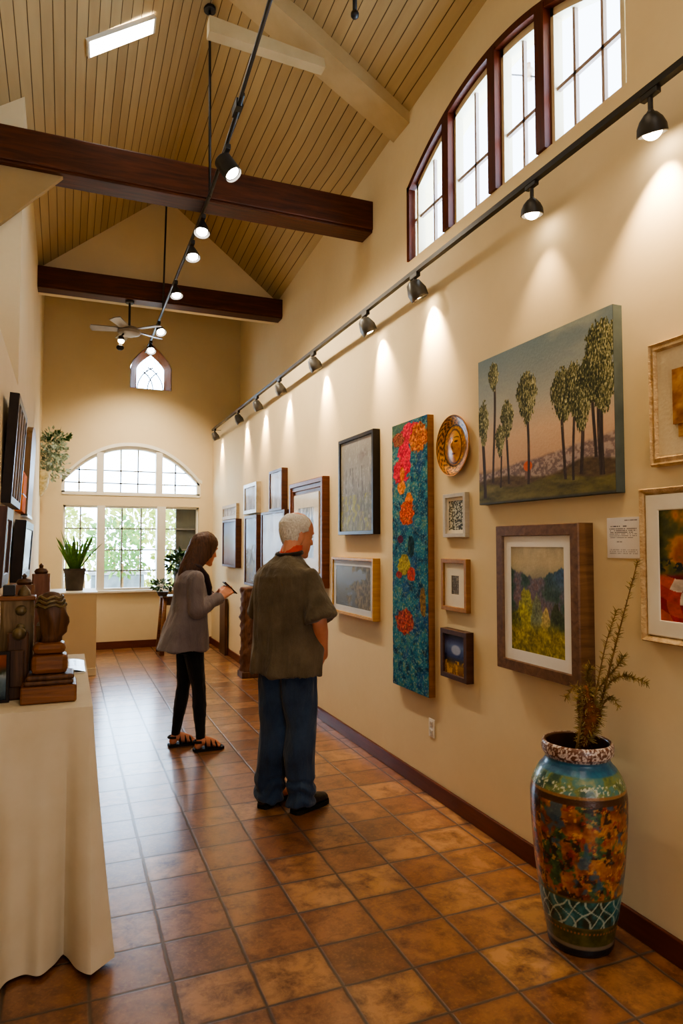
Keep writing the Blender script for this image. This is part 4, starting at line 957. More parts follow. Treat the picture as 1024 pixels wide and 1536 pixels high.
for k in range(46):
    a = rg.uniform(0, 2 * PI); tl = rg.uniform(.1, .65)
    leafblade(bm, (px + .04 * math.cos(a), py + .04 * math.sin(a), pz + .23), (math.cos(a) * tl, math.sin(a) * tl, 1), rg.uniform(.34, .56), rg.uniform(.010, .019), rg.uniform(.1, .5), rg.uniform(-.5, .5))
obj('leaves', bm, LEAF, t, world=True, smooth='all')

# ---- dark wooden stool with two plants near the back window, low bowl plant
sx, sy = onz(262, 972, 0).x, 10.1
sx = ony(262, 900, 10.1).x; sz = ony(250, 893, 10.1).z
t = thing('plant_stand', 'dark wooden stand with splayed legs beneath the green plants by the window', 'stand', (sx, sy, 0))
bm = BM(); box(bm, sx - .2, sx + .30, sy - .2, sy + .2, sz - .03, sz, bev=.006); obj('top', bm, DW, t, world=True)
for a in (-1, 1):
    for b in (-1, 1):
        bm = BM(); tube(bm, [(sx + .03 + a * .19, sy + b * .15, sz - .03), (sx + .03 + a * .235, sy + b * .2, 0.0)], [.036, .045], 4); obj('leg', bm, DW2, t, world=True)
bm = BM(); box(bm, sx - .16, sx + .24, sy - .02, sy + .02, .10, .15); box(bm, sx - .16, sx + .22, sy - .17, sy - .14, sz - .13, sz - .03); obj('stretcher', bm, DW, t, world=True)
def bush(bm, c, r, n, ls, rg, sc=(1, 1, 1)):
    for _ in range(n):
        v = Vector((rg.gauss(0, 1), rg.gauss(0, 1), rg.gauss(0, 1))).normalized(); rr = r * rg.random() ** .4
        p = Vector(c) + Vector((v.x * sc[0], v.y * sc[1], v.z * sc[2])) * rr
        d = (v + Vector((rg.uniform(-.6, .6), rg.uniform(-.6, .6), rg.uniform(-.6, .6)))).normalized(); s = d.orthogonal().normalized(); s = Matrix.Rotation(rg.uniform(0, 6), 3, d) @ s; L = ls * rg.uniform(.6, 1.3)
        bm.faces.new([bm.verts.new(x) for x in (p, p + d * L * .5 + s * L * .26, p + d * L, p + d * L * .5 - s * L * .26)])
rg = random.Random(11)
bx_ = ony(244, 886, 10.0).x
t = thing('potted_plant', 'low leafy green plant in a shallow pot at the stand\'s window side', 'plant', (bx_, 10.0, sz))
bm = BM(); lathe(bm, [(0, 0.0), (.06, 0), (.085, .06), (.078, .06), (0, .05)], 16, c=(bx_, 10.0, sz + .002), cap=False); obj('pot', bm, POTM, t, world=True, smooth=True)
bm = BM(); bush(bm, (bx_ - .01, 10.0, sz + .16), .14, 160, .06, rg, (1.1, .8, .45)); obj('leaves', bm, LEAFD, t, world=True)
bx_ = ony(272, 862, 10.15).x
t = thing('potted_plant', 'taller dark pot with bushy green leaves behind the woman\'s hair', 'plant', (bx_, 10.15, sz))
bm = BM(); lathe(bm, [(0, 0.0), (.09, 0), (.125, .38), (.115, .38), (0, .35)], 20, c=(bx_, 10.15, sz + .002), cap=False); obj('pot', bm, mottled('slate_pot', s8(50, 54, 54), s8(76, 80, 80), 8, .5), t, world=True, smooth=True)
bm = BM(); bush(bm, (bx_ - .02, 10.15, sz + .47), .19, 220, .09, rg, (1, .9, .9)); obj('leaves', bm, LEAFD, t, world=True)
# ---- dark panel leaning on the wall behind the woman, carved plank behind the man
A = onx(334, 905, XR); 
t = thing('leaning_panel', 'narrow dark brown panel standing against the wall beside the woman\'s jacket', 'panel', (2.12, 9.6, 0))
bm = BM(); y0, y1 = onx(329, 950, XR - .06).y, onx(337, 950, XR - .06).y; box(bm, XR - .06, XR - .02, min(y0, y1), max(y0, y1), 0, .80, bev=.004); obj('panel', bm, DW, t, world=True)
pp = onz(377, 1014, 0)
t = thing('carved_column', 'rough carved brown wooden column standing on the floor left of the man', 'sculpture', (pp.x, pp.y, 0))
rings = []
for j in range(40):
    z = 1.06 * j / 39; ring = []
    for i in range(24):
        a = 2 * PI * i / 24; r = .115 + .012 * math.sin(z * 60) * math.sin(a * 6) + .018 * mnoise.noise(Vector((math.cos(a) * 2, math.sin(a) * 2, z * 9))); ring.append(Vector((pp.x - .02 + r * math.cos(a), pp.y + r * math.sin(a), z)))
    rings.append(ring)
bm = BM(); skin_rings(bm, rings); obj('shaft', bm, FR('carved_bark', (74, 46, 32), (128, 88, 62), 'Z', 4, .6, .9), t, world=True, smooth='all')
bm = BM(); box(bm, pp.x - .145, pp.x + .105, pp.y - .125, pp.y + .125, 0, .07, bev=.008); obj('base', bm, DW, t, world=True)
# ---- hanging wall basket in the back left corner
hx2, hy2 = ony(74, 700, 10.35).x, 10.35; zt, zb = ony(74, 652, 10.35).z, ony(70, 744, 10.35).z
t = thing('wall_basket', 'wall basket of trailing silvery green foliage in the back left corner', 'plant', (XL, hy2, zb))
bm = BM(); rings = []
for z, r in ((zb, .03), (zb + .12, .10), (zb + .3, .13), (zb + .34, .135)): rings.append([Vector((XL + .005 + r * 1.0 * math.sin(PI * i / 12), hy2 - r * math.cos(PI * i / 12) * 1.1, z)) for i in range(13)])
skin_rings(bm, rings); obj('basket', bm, mottled('straw_basket', s8(170, 150, 96), s8(216, 204, 160), 20, .6, .3, .5, 70), t, world=True, smooth=True)
rg = random.Random(21); bm = BM()
for k in range(7): bush(bm, (XL + .13 + rg.uniform(-.05, .12), hy2 + rg.uniform(-.1, .1), zb + .36 + (zt - zb - .42) * k / 6), .15, 70, .075, rg)
bm2 = BM()
for f in list(bm.verts): f.co.x = max(f.co.x, XL + .006)
obj('foliage', bm, LEAFP, t, world=True); bm2.free()
bm = BM(); bush(bm, (XL + .22, hy2, zt - .02), .16, 90, .08, rg, (1, .8, .35)); obj('crown_leaves', bm, LEAFD, t, world=True)

# ---- big painted vase with dried branches
vp = onz(876, 1424, 0); vc = Vector((1.925, 2.20, 0))
def vr(px, v, y=2.20): return px
VH = .80
VPROF = [(0, .0), (.118, .0), (.126, .012), (.128, .04), (.134, .075), (.147, .14), (.16, .22), (.172, .32), (.181, .42), (.186, .52), (.186, .585), (.18, .625), (.168, .655), (.150, .685), (.132, .705), (.124, .72), (.128, .735), (.138, .745), (.141, .765), (.138, .782), (.131, .790), (.122, .785), (.118, .74), (.118, .70)]
t = thing('floor_vase', 'tall painted floor vase in brown, teal and ochre beside the right wall', 'vase', tuple(vc))
tot = [0]
for (r0, z0), (r1, z1) in zip(VPROF, VPROF[1:]): tot.append(tot[-1] + math.hypot(r1 - r0, z1 - z0))
rr_ = np.array([p[0] for p in VPROF]); zz_ = np.array([p[1] for p in VPROF]); ss_ = np.array(tot) / tot[-1]
def vmap(U, V):
    r = np.interp(V, ss_, rr_); z = np.interp(V, ss_, zz_); a = U * 2 * PI + PI
    k = 1 + .010 * (fbm(U * 40, z * 26, 5) - .5) * ((z > .2) & (z < .62)); return (vc.x + r * k * np.cos(a), vc.y + r * k * np.sin(a), z)
def vcolor(U, V):
    z = np.interp(V, ss_, zz_); r = np.interp(V, ss_, rr_); W = U * 16
    def F(s, a, b, o=4): return fbm(W * a, z * b * 1.7, s, o)
    C = grad(F(3, .9, 9) * .65 + F(4, 3, 30) * .35, [(.22, (58, 28, 14)), (.4, (122, 62, 24)), (.52, (158, 92, 38)), (.64, (182, 124, 62)), (.8, (96, 64, 38))])
    C = lay(C, sst(.56, .64, F(7, 1.3, 10)) * .85, grad(F(8, 5, 40), [(.2, (20, 52, 40)), (.6, (48, 100, 66)), (.9, (130, 130, 60))]))
    C = lay(C, sst(.60, .66, F(9, 2.4, 22)) * .8, C8(36, 24, 24)); C = lay(C, sst(.62, .68, F(12, 3.4, 30)) * .7, C8(150, 44, 30)); C = lay(C, sst(.64, .7, F(14, 4, 34)) * .7, C8(214, 160, 84))
    C = lay(C, sst(.62, .7, F(15, 1.0, 8)) * .7, C8(44, 92, 120))
    # lattice band
    b = sst(.118, .122, z) * sst(.232, .228, z); la = np.abs(np.sin((U * 17 + z * 15) * PI + .6 * np.sin(z * 70))); lb = np.abs(np.sin((U * 17 - z * 15) * PI + .5 * np.sin(U * 60)))
    C = lay(C, b, grad(F(21, 2, 12), [(.3, (40, 46, 30)), (.5, (28, 84, 80)), (.7, (60, 120, 124))])); C = lay(C, b * sst(.26, .12, np.minimum(la, lb)) * .9, C8(178, 192, 176))
    for zz in (.118, .232): C = lay(C, sst(.006, .003, np.abs(z - zz)), C8(96, 84, 48))
    g = sst(.118, .114, z); C = lay(C, g, grad(F(31, 2, 20), [(.3, (56, 60, 26)), (.7, (92, 88, 40))])); C = lay(C, sst(.006, .002, np.abs(z - .1)) * (np.sin(U * 400) > 0), C8(150, 96, 60))
    C = lay(C, sst(.05, .046, z), C8(120, 108, 88)); C = lay(C, sst(.036, .03, z), C8(20, 22, 32))
    # shoulder
    sh = sst(.607, .611, z); C = lay(C, sh, grad(F(41, 1.2, 14), [(.3, (44, 74, 62)), (.5, (116, 124, 66)), (.62, (70, 120, 120)), (.8, (150, 150, 110))]))
    C = lay(C, sh * sst(.60, .66, F(42, 7, 70)) * sst(.67, .66, z) * .9, C8(196, 196, 176)); C = lay(C, sst(.682, .69, z), grad(F(43, 2, 20), [(.2, (16, 78, 118)), (.8, (40, 112, 138))]))
    C = lay(C, sst(.014, .010, np.abs(z - .602)), C8(70, 40, 20)); C = lay(C, sst(.006, .003, np.abs(z - .619)), C8(150, 104, 60))
    rim = sst(.728, .733, z); C = lay(C, rim, C8(104, 66, 50)); C = lay(C, rim * sst(.5, .54, F(44, 9, 90, 2)), C8(206, 190, 182))
    C = lay(C, (V > ss_[20]) * 1.0, C8(84, 56, 36)); C = lay(C, (V > ss_[21]) * 1.0, C8(60, 36, 22)); return C
painted('body', vcolor, 260, 260, vmap, vcol('glazed_pottery', .28, .5, .35, 110, .25), t)
bm = BM(); lathe(bm, [(0, .70), (.06, .712), (.119, .705)], 28, c=vc, cap=False)
for v in bm.verts: v.co.z += .012 * mnoise.noise(v.co * 30)
obj('soil', bm, mottled('dark_soil', s8(52, 32, 20), s8(92, 60, 38), 40, .9, .1, .8, 80), t, world=True)
t = thing('dried_branches', 'dried twiggy branches and bark standing in the painted floor vase', 'branches', (vc.x, vc.y, .7))
TWIG = mottled('dry_twig', s8(104, 78, 48), s8(150, 118, 74), 20, .8, .1); NEED = mottled('dry_needles', s8(112, 98, 56), s8(176, 152, 96), 30, .8, .1)
rg = random.Random(4)
def stem(path, r, nn, nl, sides=True, spread=1.0):
    path = [Vector(p) for p in path]; pts = []
    for i in range(len(path) - 1):
        for k in range(6):
            f = k / 6; a = path[max(0, i - 1)]; b = path[i]; c = path[i + 1]; d = path[min(len(path) - 1, i + 2)]
            pts.append(.5 * ((2 * b) + (c - a) * f + (2 * a - 5 * b + 4 * c - d) * f * f + (3 * b - a - 3 * c + d) * f ** 3))
    pts.append(path[-1]); n = len(pts); bm = BM(); tube(bm, pts, [r * (1 - .75 * i / n) for i in range(n)], 5)
    o = obj('branch', bm, TWIG, t, world=True, smooth=True); bm = BM()
    for k in range(nn):
        f = rg.uniform(.12, 1) * (n - 1); i = min(n - 2, int(f)); p = pts[i].lerp(pts[i + 1], f - i); tg = (pts[i + 1] - pts[i]).normalized()
        s = tg.orthogonal().normalized(); s = Matrix.Rotation(rg.uniform(0, 6.28), 3, tg) @ s; d = (s * spread + tg * rg.uniform(.2, .9)).normalized(); L = nl * rg.uniform(.5, 1.2)
        e = p + d * L; w = d.orthogonal().normalized() * .0022; bm.faces.new([bm.verts.new(x) for x in (p - w, p + w, e + w * .3, e - w * .3)]); w2 = d.cross(w).normalized() * .0022
        bm.faces.new([bm.verts.new(x) for x in (p - w2, p + w2, e + w2 * .3, e - w2 * .3)])
    obj('needles', bm, NEED, o, world=True)
def at(u, v, dy=0.0): return ony(u, v, 2.20 + dy)
B0 = Vector((vc.x + .0, vc.y, .70))
stem([B0, at(890, 1095), at(912, 1010, -.06), at(930, 940, -.11), at(956, 842, -.17)], .007, 260, .022)
stem([B0 + Vector((.01, -.01, 0)), at(885, 1090, -.02), at(897, 1020, -.06), at(910, 960, -.11), at(925, 915, -.15)], .005, 150, .025)
stem([B0 + Vector((.02, .01, 0)), at(892, 1080, .0), at(910, 1030, -.06), at(935, 1014, -.13), at(970, 1024, -.22)], .005, 230, .022)
stem([B0 + Vector((.0, .01, 0)), at(880, 1060, .02), at(900, 1030, -.03), at(925, 1000, -.08), at(934, 985, -.12)], .005, 200, .026)
stem([B0 + Vector((-.02, 0, 0)), at(870, 1090, -.01), at(872, 1050, -.02), at(864, 1030, -.04), at(848, 1046, -.05)], .005, 180, .024)
stem([B0 + Vector((-.01, 0, 0)), at(874, 1070, .01), at(884, 1035, .01), at(880, 1012, .01), at(886, 1000, .0)], .006, 230, .028)
stem([B0 + Vector((.01, .02, 0)), at(893, 1090, .0), at(903, 1060, -.03), at(915, 1045, -.07), at(928, 1060, -.11)], .004, 130, .022)
bm = BM(); rings = []
KN = [(872, 1122, .022), (878, 1105, .020), (882, 1090, .035), (884, 1072, .045), (880, 1055, .040), (878, 1040, .022), (878, 1028, .006)]
for u, v, r in KN:
    c = at(u, v); rings.append([c + Vector((r * (1 + .3 * mnoise.noise(Vector((i, v * .1, 2)))) * math.cos(2 * PI * i / 14), r * (1 + .3 * mnoise.noise(Vector((i * 1.7, v * .1, 5)))) * math.sin(2 * PI * i / 14), 0)) for i in range(14)])
skin_rings(bm, rings); obj('gnarled_bark', bm, mottled('orange_bark', s8(64, 42, 24), s8(146, 88, 44), 18, .8, .2, .9, 50, bd=.01), t, world=True, smooth='all')
bm = BM()
for k in range(800):
    i = rg.randrange(1, len(KN) - 1); c = at(KN[i][0], KN[i][1]); d = Vector((rg.gauss(0, 1), rg.gauss(0, 1), rg.gauss(.3, 1))).normalized(); p = c + d * KN[i][2] * .9; e = p + d * rg.uniform(.012, .035); w = d.orthogonal().normalized() * .0026
    bm.faces.new([bm.verts.new(x) for x in (p - w, p + w, e + w * .3, e - w * .3)])
obj('bark_tufts', bm, NEED, t, world=True)

# ================================================================== THE GARDEN BEYOND THE WINDOWS
bm = BM(); box(bm, -14, 16, YB + .3, 34, -.35, -.12); o = obj('garden_ground', bm, mottled('pale_gravel', s8(206, 200, 186), s8(226, 222, 210), 1.2, .9, .1)); o['kind'] = 'structure'
GL = [mottled('sunny_leaf', s8(120, 140, 44), s8(186, 190, 90), 3, .6, .2), mottled('garden_leaf', s8(60, 104, 44), s8(120, 156, 74), 3, .6, .2)]
rg = random.Random(31)
def shrub(label, u, v, y, r, n, ls, m, sc=(1, 1, 1), trunk=True, kind='garden_shrub', cat='shrub'):
    c = ony(u, v, y); t = thing(kind, label, cat, (c.x, c.y, -.12), group='plants in the garden')
    bm = BM(); bush(bm, c, r, n, ls, rg, sc); obj('foliage', bm, m, t, world=True)
    bm = BM(); tube(bm, [(c.x, c.y, -.13), (c.x, c.y, c.z)], [.05, .025], 6); obj('trunk', bm, TWIG, t, world=True)
shrub('round green shrub seen through the middle window pane', 172, 815, 16.6, .60, 420, .17, GL[1])
shrub('low green shrub behind the middle lower panes', 183, 845, 13.6, .30, 220, .12, GL[1], (1.3, 1, .8))
shrub('leafy yellow-green shrub left of the window post, behind the aloe', 126, 822, 19.5, .75, 300, .2, GL[0], (.9, 1, 1.1))
shrub('sunlit yellow-green tree crown at the top of the middle window', 208, 782, 24, 1.1, 460, .26, GL[0], (1.1, 1, .6), kind='garden_tree', cat='tree')
shrub('sunlit tree crown at the top of the left window light', 100, 780, 26, .6, 200, .26, GL[0], (1.2, 1, .6), kind='garden_tree', cat='tree')
shrub('tall yellow-green hedge seen beside the grey shutter', 256, 815, 17, .62, 420, .18, GL[0], (.6, 1, 1.8), kind='garden_hedge', cat='hedge')
shrub('small shrub low in the right of the middle panes', 222, 868, 18.5, .34, 200, .13, GL[0], (1.2, 1, .7))
c = ony(178, 874, 15.0); t = thing('garden_trough', 'low dark stone trough on the gravel outside the middle window', 'planter', (c.x, 14.8, -.12))
bm = BM(); box(bm, c.x - .55, c.x + .5, 14.8, 15.3, -.12, c.z + .17, bev=.02); obj('body', bm, mottled('dark_stone', s8(84, 92, 92), s8(120, 126, 124), 5, .8), t, world=True)
bm = BM(); box(bm, c.x - .6, c.x + .55, 14.75, 15.35, c.z + .17, c.z + .23, bev=.01); obj('rim', bm, mottled('grey_stone', s8(120, 122, 118), s8(150, 152, 146), 5, .8), t, world=True)
# line post insulator outside the clerestory
c = onx(793, 108, 4.2); t = thing('utility_bracket', 'small weathered insulator on a wire outside the arched clerestory window', 'insulator', tuple(c))
bm = BM(); lathe(bm, [(.0, .10), (.02, .09), (.022, .03), (.05, .02), (.05, -.0), (.03, -.02), (.035, -.08), (0, -.085)], 10, c=c); obj('insulator', bm, mottled('rusty_ceramic', s8(120, 84, 60), s8(190, 170, 150), 16, .5), t, world=True, smooth=True)
bm = BM(); tube(bm, [onx(765, 112, 4.2), c + Vector((0, 0, -.04)), onx(830, 120, 4.2)], .008, 5); obj('wire_mount', bm, BLACK, t, world=True)
# ================================================================== PEOPLE
def fuse(name, bm, voxel, mats, parent, smooth=4, disp=None, sfac=.5):
    """melt overlapping closed shells into one continuous surface"""
    bmesh.ops.recalc_face_normals(bm, faces=bm.faces)
    me = bpy.data.meshes.new('tmp'); bm.to_mesh(me); bm.free()
    o = bpy.data.objects.new('tmp', me); COL.objects.link(o)
    md = o.modifiers.new('r', 'REMESH'); md.mode = 'VOXEL'; md.voxel_size = voxel; md.adaptivity = 0
    if smooth: s = o.modifiers.new('s', 'SMOOTH'); s.iterations = smooth; s.factor = sfac
    dg = bpy.context.evaluated_depsgraph_get(); dg.update()
    nm = bpy.data.meshes.new_from_object(o.evaluated_get(dg), depsgraph=dg); nm.name = name
    bpy.data.objects.remove(o); bpy.data.meshes.remove(me)
    if disp:
        nr = [v.normal.copy() for v in nm.vertices]
        for v, n in zip(nm.vertices, nr): v.co += n * disp(v.co, n)
    nm.polygons.foreach_set('use_smooth', [True] * len(nm.polygons)); nm.update()
    nm.materials.clear()
    return link(name, nm, mats, parent)
def V3(*a): return Vector(a)
def limb(bm, pts, rad, n=14, flat=1.0):
    tube(bm, pts, rad, n, flat=flat)
    for p, r in zip(pts, rad): ball(bm, p, r * .98, 10)
def oval(bm, rows, n=28):
    """rows: (z, cx, cy, rx, ry_front, ry_back)"""
    R = []
    for z, cx, cy, rx, rf, rb in rows:
        ring = []
        for i in range(n):
            a = 2 * PI * i / n; c, s = math.cos(a), math.sin(a)
            k = 1 / (abs(c) ** 2.5 + abs(s) ** 2.5) ** (1 / 2.5)
            ring.append(V3(cx + rx * c * k, cy + (rf if s > 0 else rb) * s * k, z))
        R.append(ring)
    skin_rings(bm, R)
def lerp(a, b, f): return a + (b - a) * f
HEADROWS = [(0, .026, .078, .015), (.018, .044, .090, -.02), (.045, .056, .094, -.055), (.075, .064, .092, -.078), (.105, .0695, .088, -.092), (.135, .073, .092, -.100), (.165, .0735, .090, -.102), (.195, .068, .076, -.092), (.218, .053, .055, -.072), (.234, .030, .028, -.042), (.239, .010, .008, -.02)]
def head_rows(grow=0.0, zs=None):
    out = []
    for z, rx, yf, yb in HEADROWS:
        cy = (yf + yb) / 2; out.append((z, 0, cy, rx + grow, (yf - yb) / 2 + grow, (yf - yb) / 2 + grow))
    return out
def head(bm, Mh):
    b = BM(); oval(b, head_rows(), 32)
    tube(b, [V3(0, .084, .128), V3(0, .098, .105), V3(0, .110, .084), V3(0, .094, .076)], [.007, .010, .013, .008], 10)
    for s in (-1, 1):
        ball(b, (s * .011, .097, .081), .009, 8)
        ball(b, (s * .073, -.012, .098), .033, 12, sc=(.30, .62, 1)); ball(b, (s * .076, -.018, .112), .020, 10, sc=(.4, .8, 1)); ball(b, (s * .072, -.006, .072), .013, 8, sc=(.5, .8, 1))
        tube(b, [V3(s * .052, .074, .140), V3(s * .03, .090, .143), V3(s * .010, .092, .138)], [.006, .008, .006], 8)
        ball(b, (s * .036, .070, .088), .022, 10)
    tube(b, [V3(-.024, .086, .052), V3(0, .097, .054), V3(.024, .086, .052)], [.005, .0075, .005], 8); tube(b, [V3(-.02, .086, .045), V3(0, .096, .043), V3(.02, .086, .045)], [.005, .008, .005], 8)
    ball(b, (0, .080, .014), .022, 10)
    b.transform(Mh); me = bpy.data.meshes.new('t'); b.to_mesh(me); b.free(); bm.from_mesh(me); bpy.data.meshes.remove(me)
def face_parts(root, Mh, iris):
    for s in (-1, 1):
        b = BM(); ball(b, (s * .031, .0775, .1185), .0125, 14); ball(b, (s * .031, .0865, .1185), .0058, 10, sc=(1, .7, 1), mi=1); b.transform(Mh); obj('eye', b, [mottled('eye_white', s8(226, 220, 212), s8(234, 228, 222), 9, .3), mottled('iris', s8(*iris), s8(*[x // 2 for x in iris]), 9, .2)], root, smooth='all')
def hand(bm, wrist, d, nrm, side, curl=.5, spread=.12, L=1.0):
    """palm and five fingers. d: wrist->knuckles, nrm: back of the hand, side: +1 if the thumb is towards d x nrm"""
    d = Vector(d).normalized(); nrm = (Vector(nrm) - d * Vector(nrm).dot(d)).normalized(); s = d.cross(nrm).normalized() * side; w = Vector(wrist)
    for k in range(4):
        o = (.030 - .020 * k); a = w + s * o * .7; b = w + d * .088 * L + s * o
        limb(bm, [a, (a + b) / 2 + nrm * .002, b], [.013, .0135, .011], 10)
    fl = [.070, .078, .073, .058]
    for k in range(4):
        o = .031 - .0205 * k; p = w + d * (.088 - .004 * abs(k - 1.2)) * L + s * o; dd = (d + s * (spread * (1.3 - k) * .5)).normalized(); ax = dd.cross(nrm).normalized()
        pts = [p]; cu = 0
        for seg, f in enumerate((.45, .32, .23)):
            cu += curl * (.75 + .25 * seg) * (1 + .08 * k); v = Matrix.Rotation(-cu, 3, ax) @ dd; pts.append(pts[-1] + v * fl[k] * f * 1.15 * L)
        limb(bm, pts, [.0098, .009, .0082, .0072], 8)
    b0 = w + d * .022 + s * .022; pts = [b0, b0 + (d * .6 + s * .75 - nrm * .35).normalized() * .04, b0 + (d * .6 + s * .75 - nrm * .35).normalized() * .04 + (d * .9 + s * .2 - nrm * .5 * (.4 + curl)).normalized() * .034]
    pts.append(pts[-1] + (d * .95 - s * .1 - nrm * .6 * (.3 + curl)).normalized() * .026)
    limb(bm, pts, [.014, .0115, .010, .008], 8)
def cloth_mat(name, c1, c2, scale=6, fine=320, rough=.9, fb=.25, sheen=.2):
    m = Mat(name); o = m.obj(); m.bs(col=m.ramp(m.math('ADD', m.math('MULTIPLY', m.noise(o, scale, 5), .75), m.math('MULTIPLY', m.noise(o, fine, 2), .25)), [(.32, c1), (.66, c2)]), rough=rough, spec=.15, sheen=sheen,
         nor=m.n('Bump', {'Height': m.noise(m.mapv(o, (1, 1, .3)), 13, 4, .6, .5), 'Strength': .55, 'Distance': .03, 'Normal': m.bump(m.noise(o, fine, 2), fb, .002)}).outputs[0]); return m.m
SKIN1 = mottled('ruddy_skin', s8(196, 130, 102), s8(216, 152, 122), 12, .5, .35, .15, 160, sss=.05); SKIN2 = mottled('fair_skin', s8(196, 130, 102), s8(214, 152, 124), 12, .5, .35, .1, 160, sss=.05)
def person(label, x, y, th):
    return thing('person', label, 'person', M=Matrix.Translation((x, y, 0)) @ Matrix.Rotation(-th, 4, 'Z'))
def folds(co, n, zs=1.0):
    a = mnoise.noise(V3(co.x * 9, co.y * 9, co.z * 2.2 * zs)); b = mnoise.noise(V3(co.x * 22 + 5, co.y * 22, co.z * 7)); return a, b

# ------------------------------------------------ the man
man = person('grey-haired man in dark olive shirt and jeans, seen from behind, looking at the wall', 1.255, 3.95, math.radians(57))
Mh = Matrix.Translation((-.012, .062, 1.515)) @ Matrix.Rotation(-.34, 4, 'Z') @ Matrix.Rotation(-.22, 4, 'X') @ Matrix.Scale(1.10, 4)
bm = BM(); head(bm, Mh)
limb(bm, [V3(0, -.01, 1.44), V3(0, .015, 1.51), V3(.003, .05, 1.59)], [.068, .060, .060])
oval(bm, [(.86, 0, .0, .16, .11, .12), (1.0, 0, .01, .165, .125, .11), (1.15, 0, .01, .165, .125, .11), (1.3, 0, 0, .17, .10, .11), (1.39, 0, -.01, .15, .08, .095), (1.45, 0, -.01, .09, .055, .065)])
SH, EL, WR_ = V3(.20, -.01, 1.405), V3(.255, -.02, 1.13), V3(.185, .115, .905)
SHb = V3(.175, -.01, 1.36); limb(bm, [SHb, (SHb + EL) / 2, EL], [.058, .054, .046]); limb(bm, [EL, EL.lerp(WR_, .3), EL.lerp(WR_, .7), WR_], [.046, .047, .036, .029])
hand(bm, WR_, (-.45, .05, -.9), (.9, .2, .2), 1, .25)
SL, LE, LW = V3(-.20, -.0, 1.405), V3(-.245, .05, 1.13), V3(-.14, .24, .98)
SLb = V3(-.175, -.01, 1.36); limb(bm, [SLb, (SLb + LE) / 2, LE], [.058, .054, .046]); limb(bm, [LE, LE.lerp(LW, .3), LE.lerp(LW, .7), LW], [.046, .047, .036, .029])
hand(bm, LW, (.7, .45, -.5), (-.2, .9, .35), 1, .4)
HIPS = [(-.085, 0, .88), (.085, 0, .88)]; ANK = [(-.10, -.045, .09), (.10, .0, .09)]
for hpt, an in zip(HIPS, ANK):
    hpt, an = V3(*hpt), V3(*an); kn = hpt.lerp(an, .5) + V3(0, .015, 0); limb(bm, [hpt, hpt.lerp(kn, .5), kn, kn.lerp(an, .4), an], [.085, .075, .056, .055, .040]); limb(bm, [an, an + V3(0, .09, -.035), an + V3(0, .17, -.05)], [.04, .035, .026])
fuse('body', bm, .0052, SKIN1, man, 3)
face_parts(man, Mh, (70, 90, 110))
# hair: white fringe round the back and sides, thin crown
def shell(rows, a0, a1, na, th, nz_amp, fn=None):
    """rows: (z, cy, rx, rf, rb); arc a0..a1 measured from the front; returns a closed shell"""
    b = BM(); O, I = [], []
    for z, cy, rx, rf, rb, a0_, a1_ in rows:
        o_, i_ = [], []
        for k in range(na + 1):
            a = a0_ + (a1_ - a0_) * k / na; s, c = math.sin(a), math.cos(a); r = 1 + nz_amp * mnoise.noise(V3(s * 9, c * 9, z * 24))
            o_.append(b.verts.new((rx * r * s, cy + (rf if c > 0 else rb) * r * c, z))); i_.append(b.verts.new(((rx - th) * s, cy + ((rf if c > 0 else rb) - th) * c, z)))
        O.append(o_); I.append(i_)
    for L, fl in ((O, False), (I, True)):
        for A, B in zip(L, L[1:]):
            for k in range(na): f = (A[k], A[k + 1], B[k + 1], B[k]); b.faces.new(f[::-1] if fl else f)
    for k in range(na):
        b.faces.new((O[0][k + 1], O[0][k], I[0][k], I[0][k + 1])); b.faces.new((O[-1][k], O[-1][k + 1], I[-1][k + 1], I[-1][k]))
    for j in range(len(O) - 1):
        b.faces.new((O[j][0], O[j + 1][0], I[j + 1][0], I[j][0])); b.faces.new((O[j + 1][-1], O[j][-1], I[j][-1], I[j + 1][-1]))
    return b
HR = []
for z in (.045, .065, .09, .115, .14, .165, .19, .205, .216, .224):
    zs = [r[0] for r in HEADROWS]; rx = float(np.interp(z, zs, [r[1] for r in HEADROWS])); yf = float(np.interp(z, zs, [r[2] for r in HEADROWS])); yb = float(np.interp(z, zs, [r[3] for r in HEADROWS]))
    cy = (yf + yb) / 2; g = .013 if z < .19 else .010 - (z - .19) * .10
    a0 = 2.25 if z < .06 else 2.0 if z < .08 else (1.72 if z < .125 else 1.28 if z < .17 else 1.0)
    HR.append((z, cy, rx + g, (yf - yb) / 2 + g, (yf - yb) / 2 + g, a0, 2 * PI - a0))
b = shell(HR, 0, 0, 44, .016, .05); b.transform(Mh)
WHAIR = Mat('white_hair'); v_ = WHAIR.mapv(WHAIR.obj(), (30, 30, 5)); WHAIR.bs(col=WHAIR.ramp(WHAIR.noise(v_, 9, 4), [(.3, s8(176, 170, 160)), (.65, s8(240, 235, 226))]), rough=.6, spec=.3, nor=WHAIR.bump(WHAIR.noise(v_, 14, 3), .8, .006))
tag(fuse('hair', b, .0045, WHAIR.m, man, 2, lambda co, n: .004 * mnoise.noise(co * 70) + .002 * mnoise.noise(co * 160)), 'short white hair with thin crown')
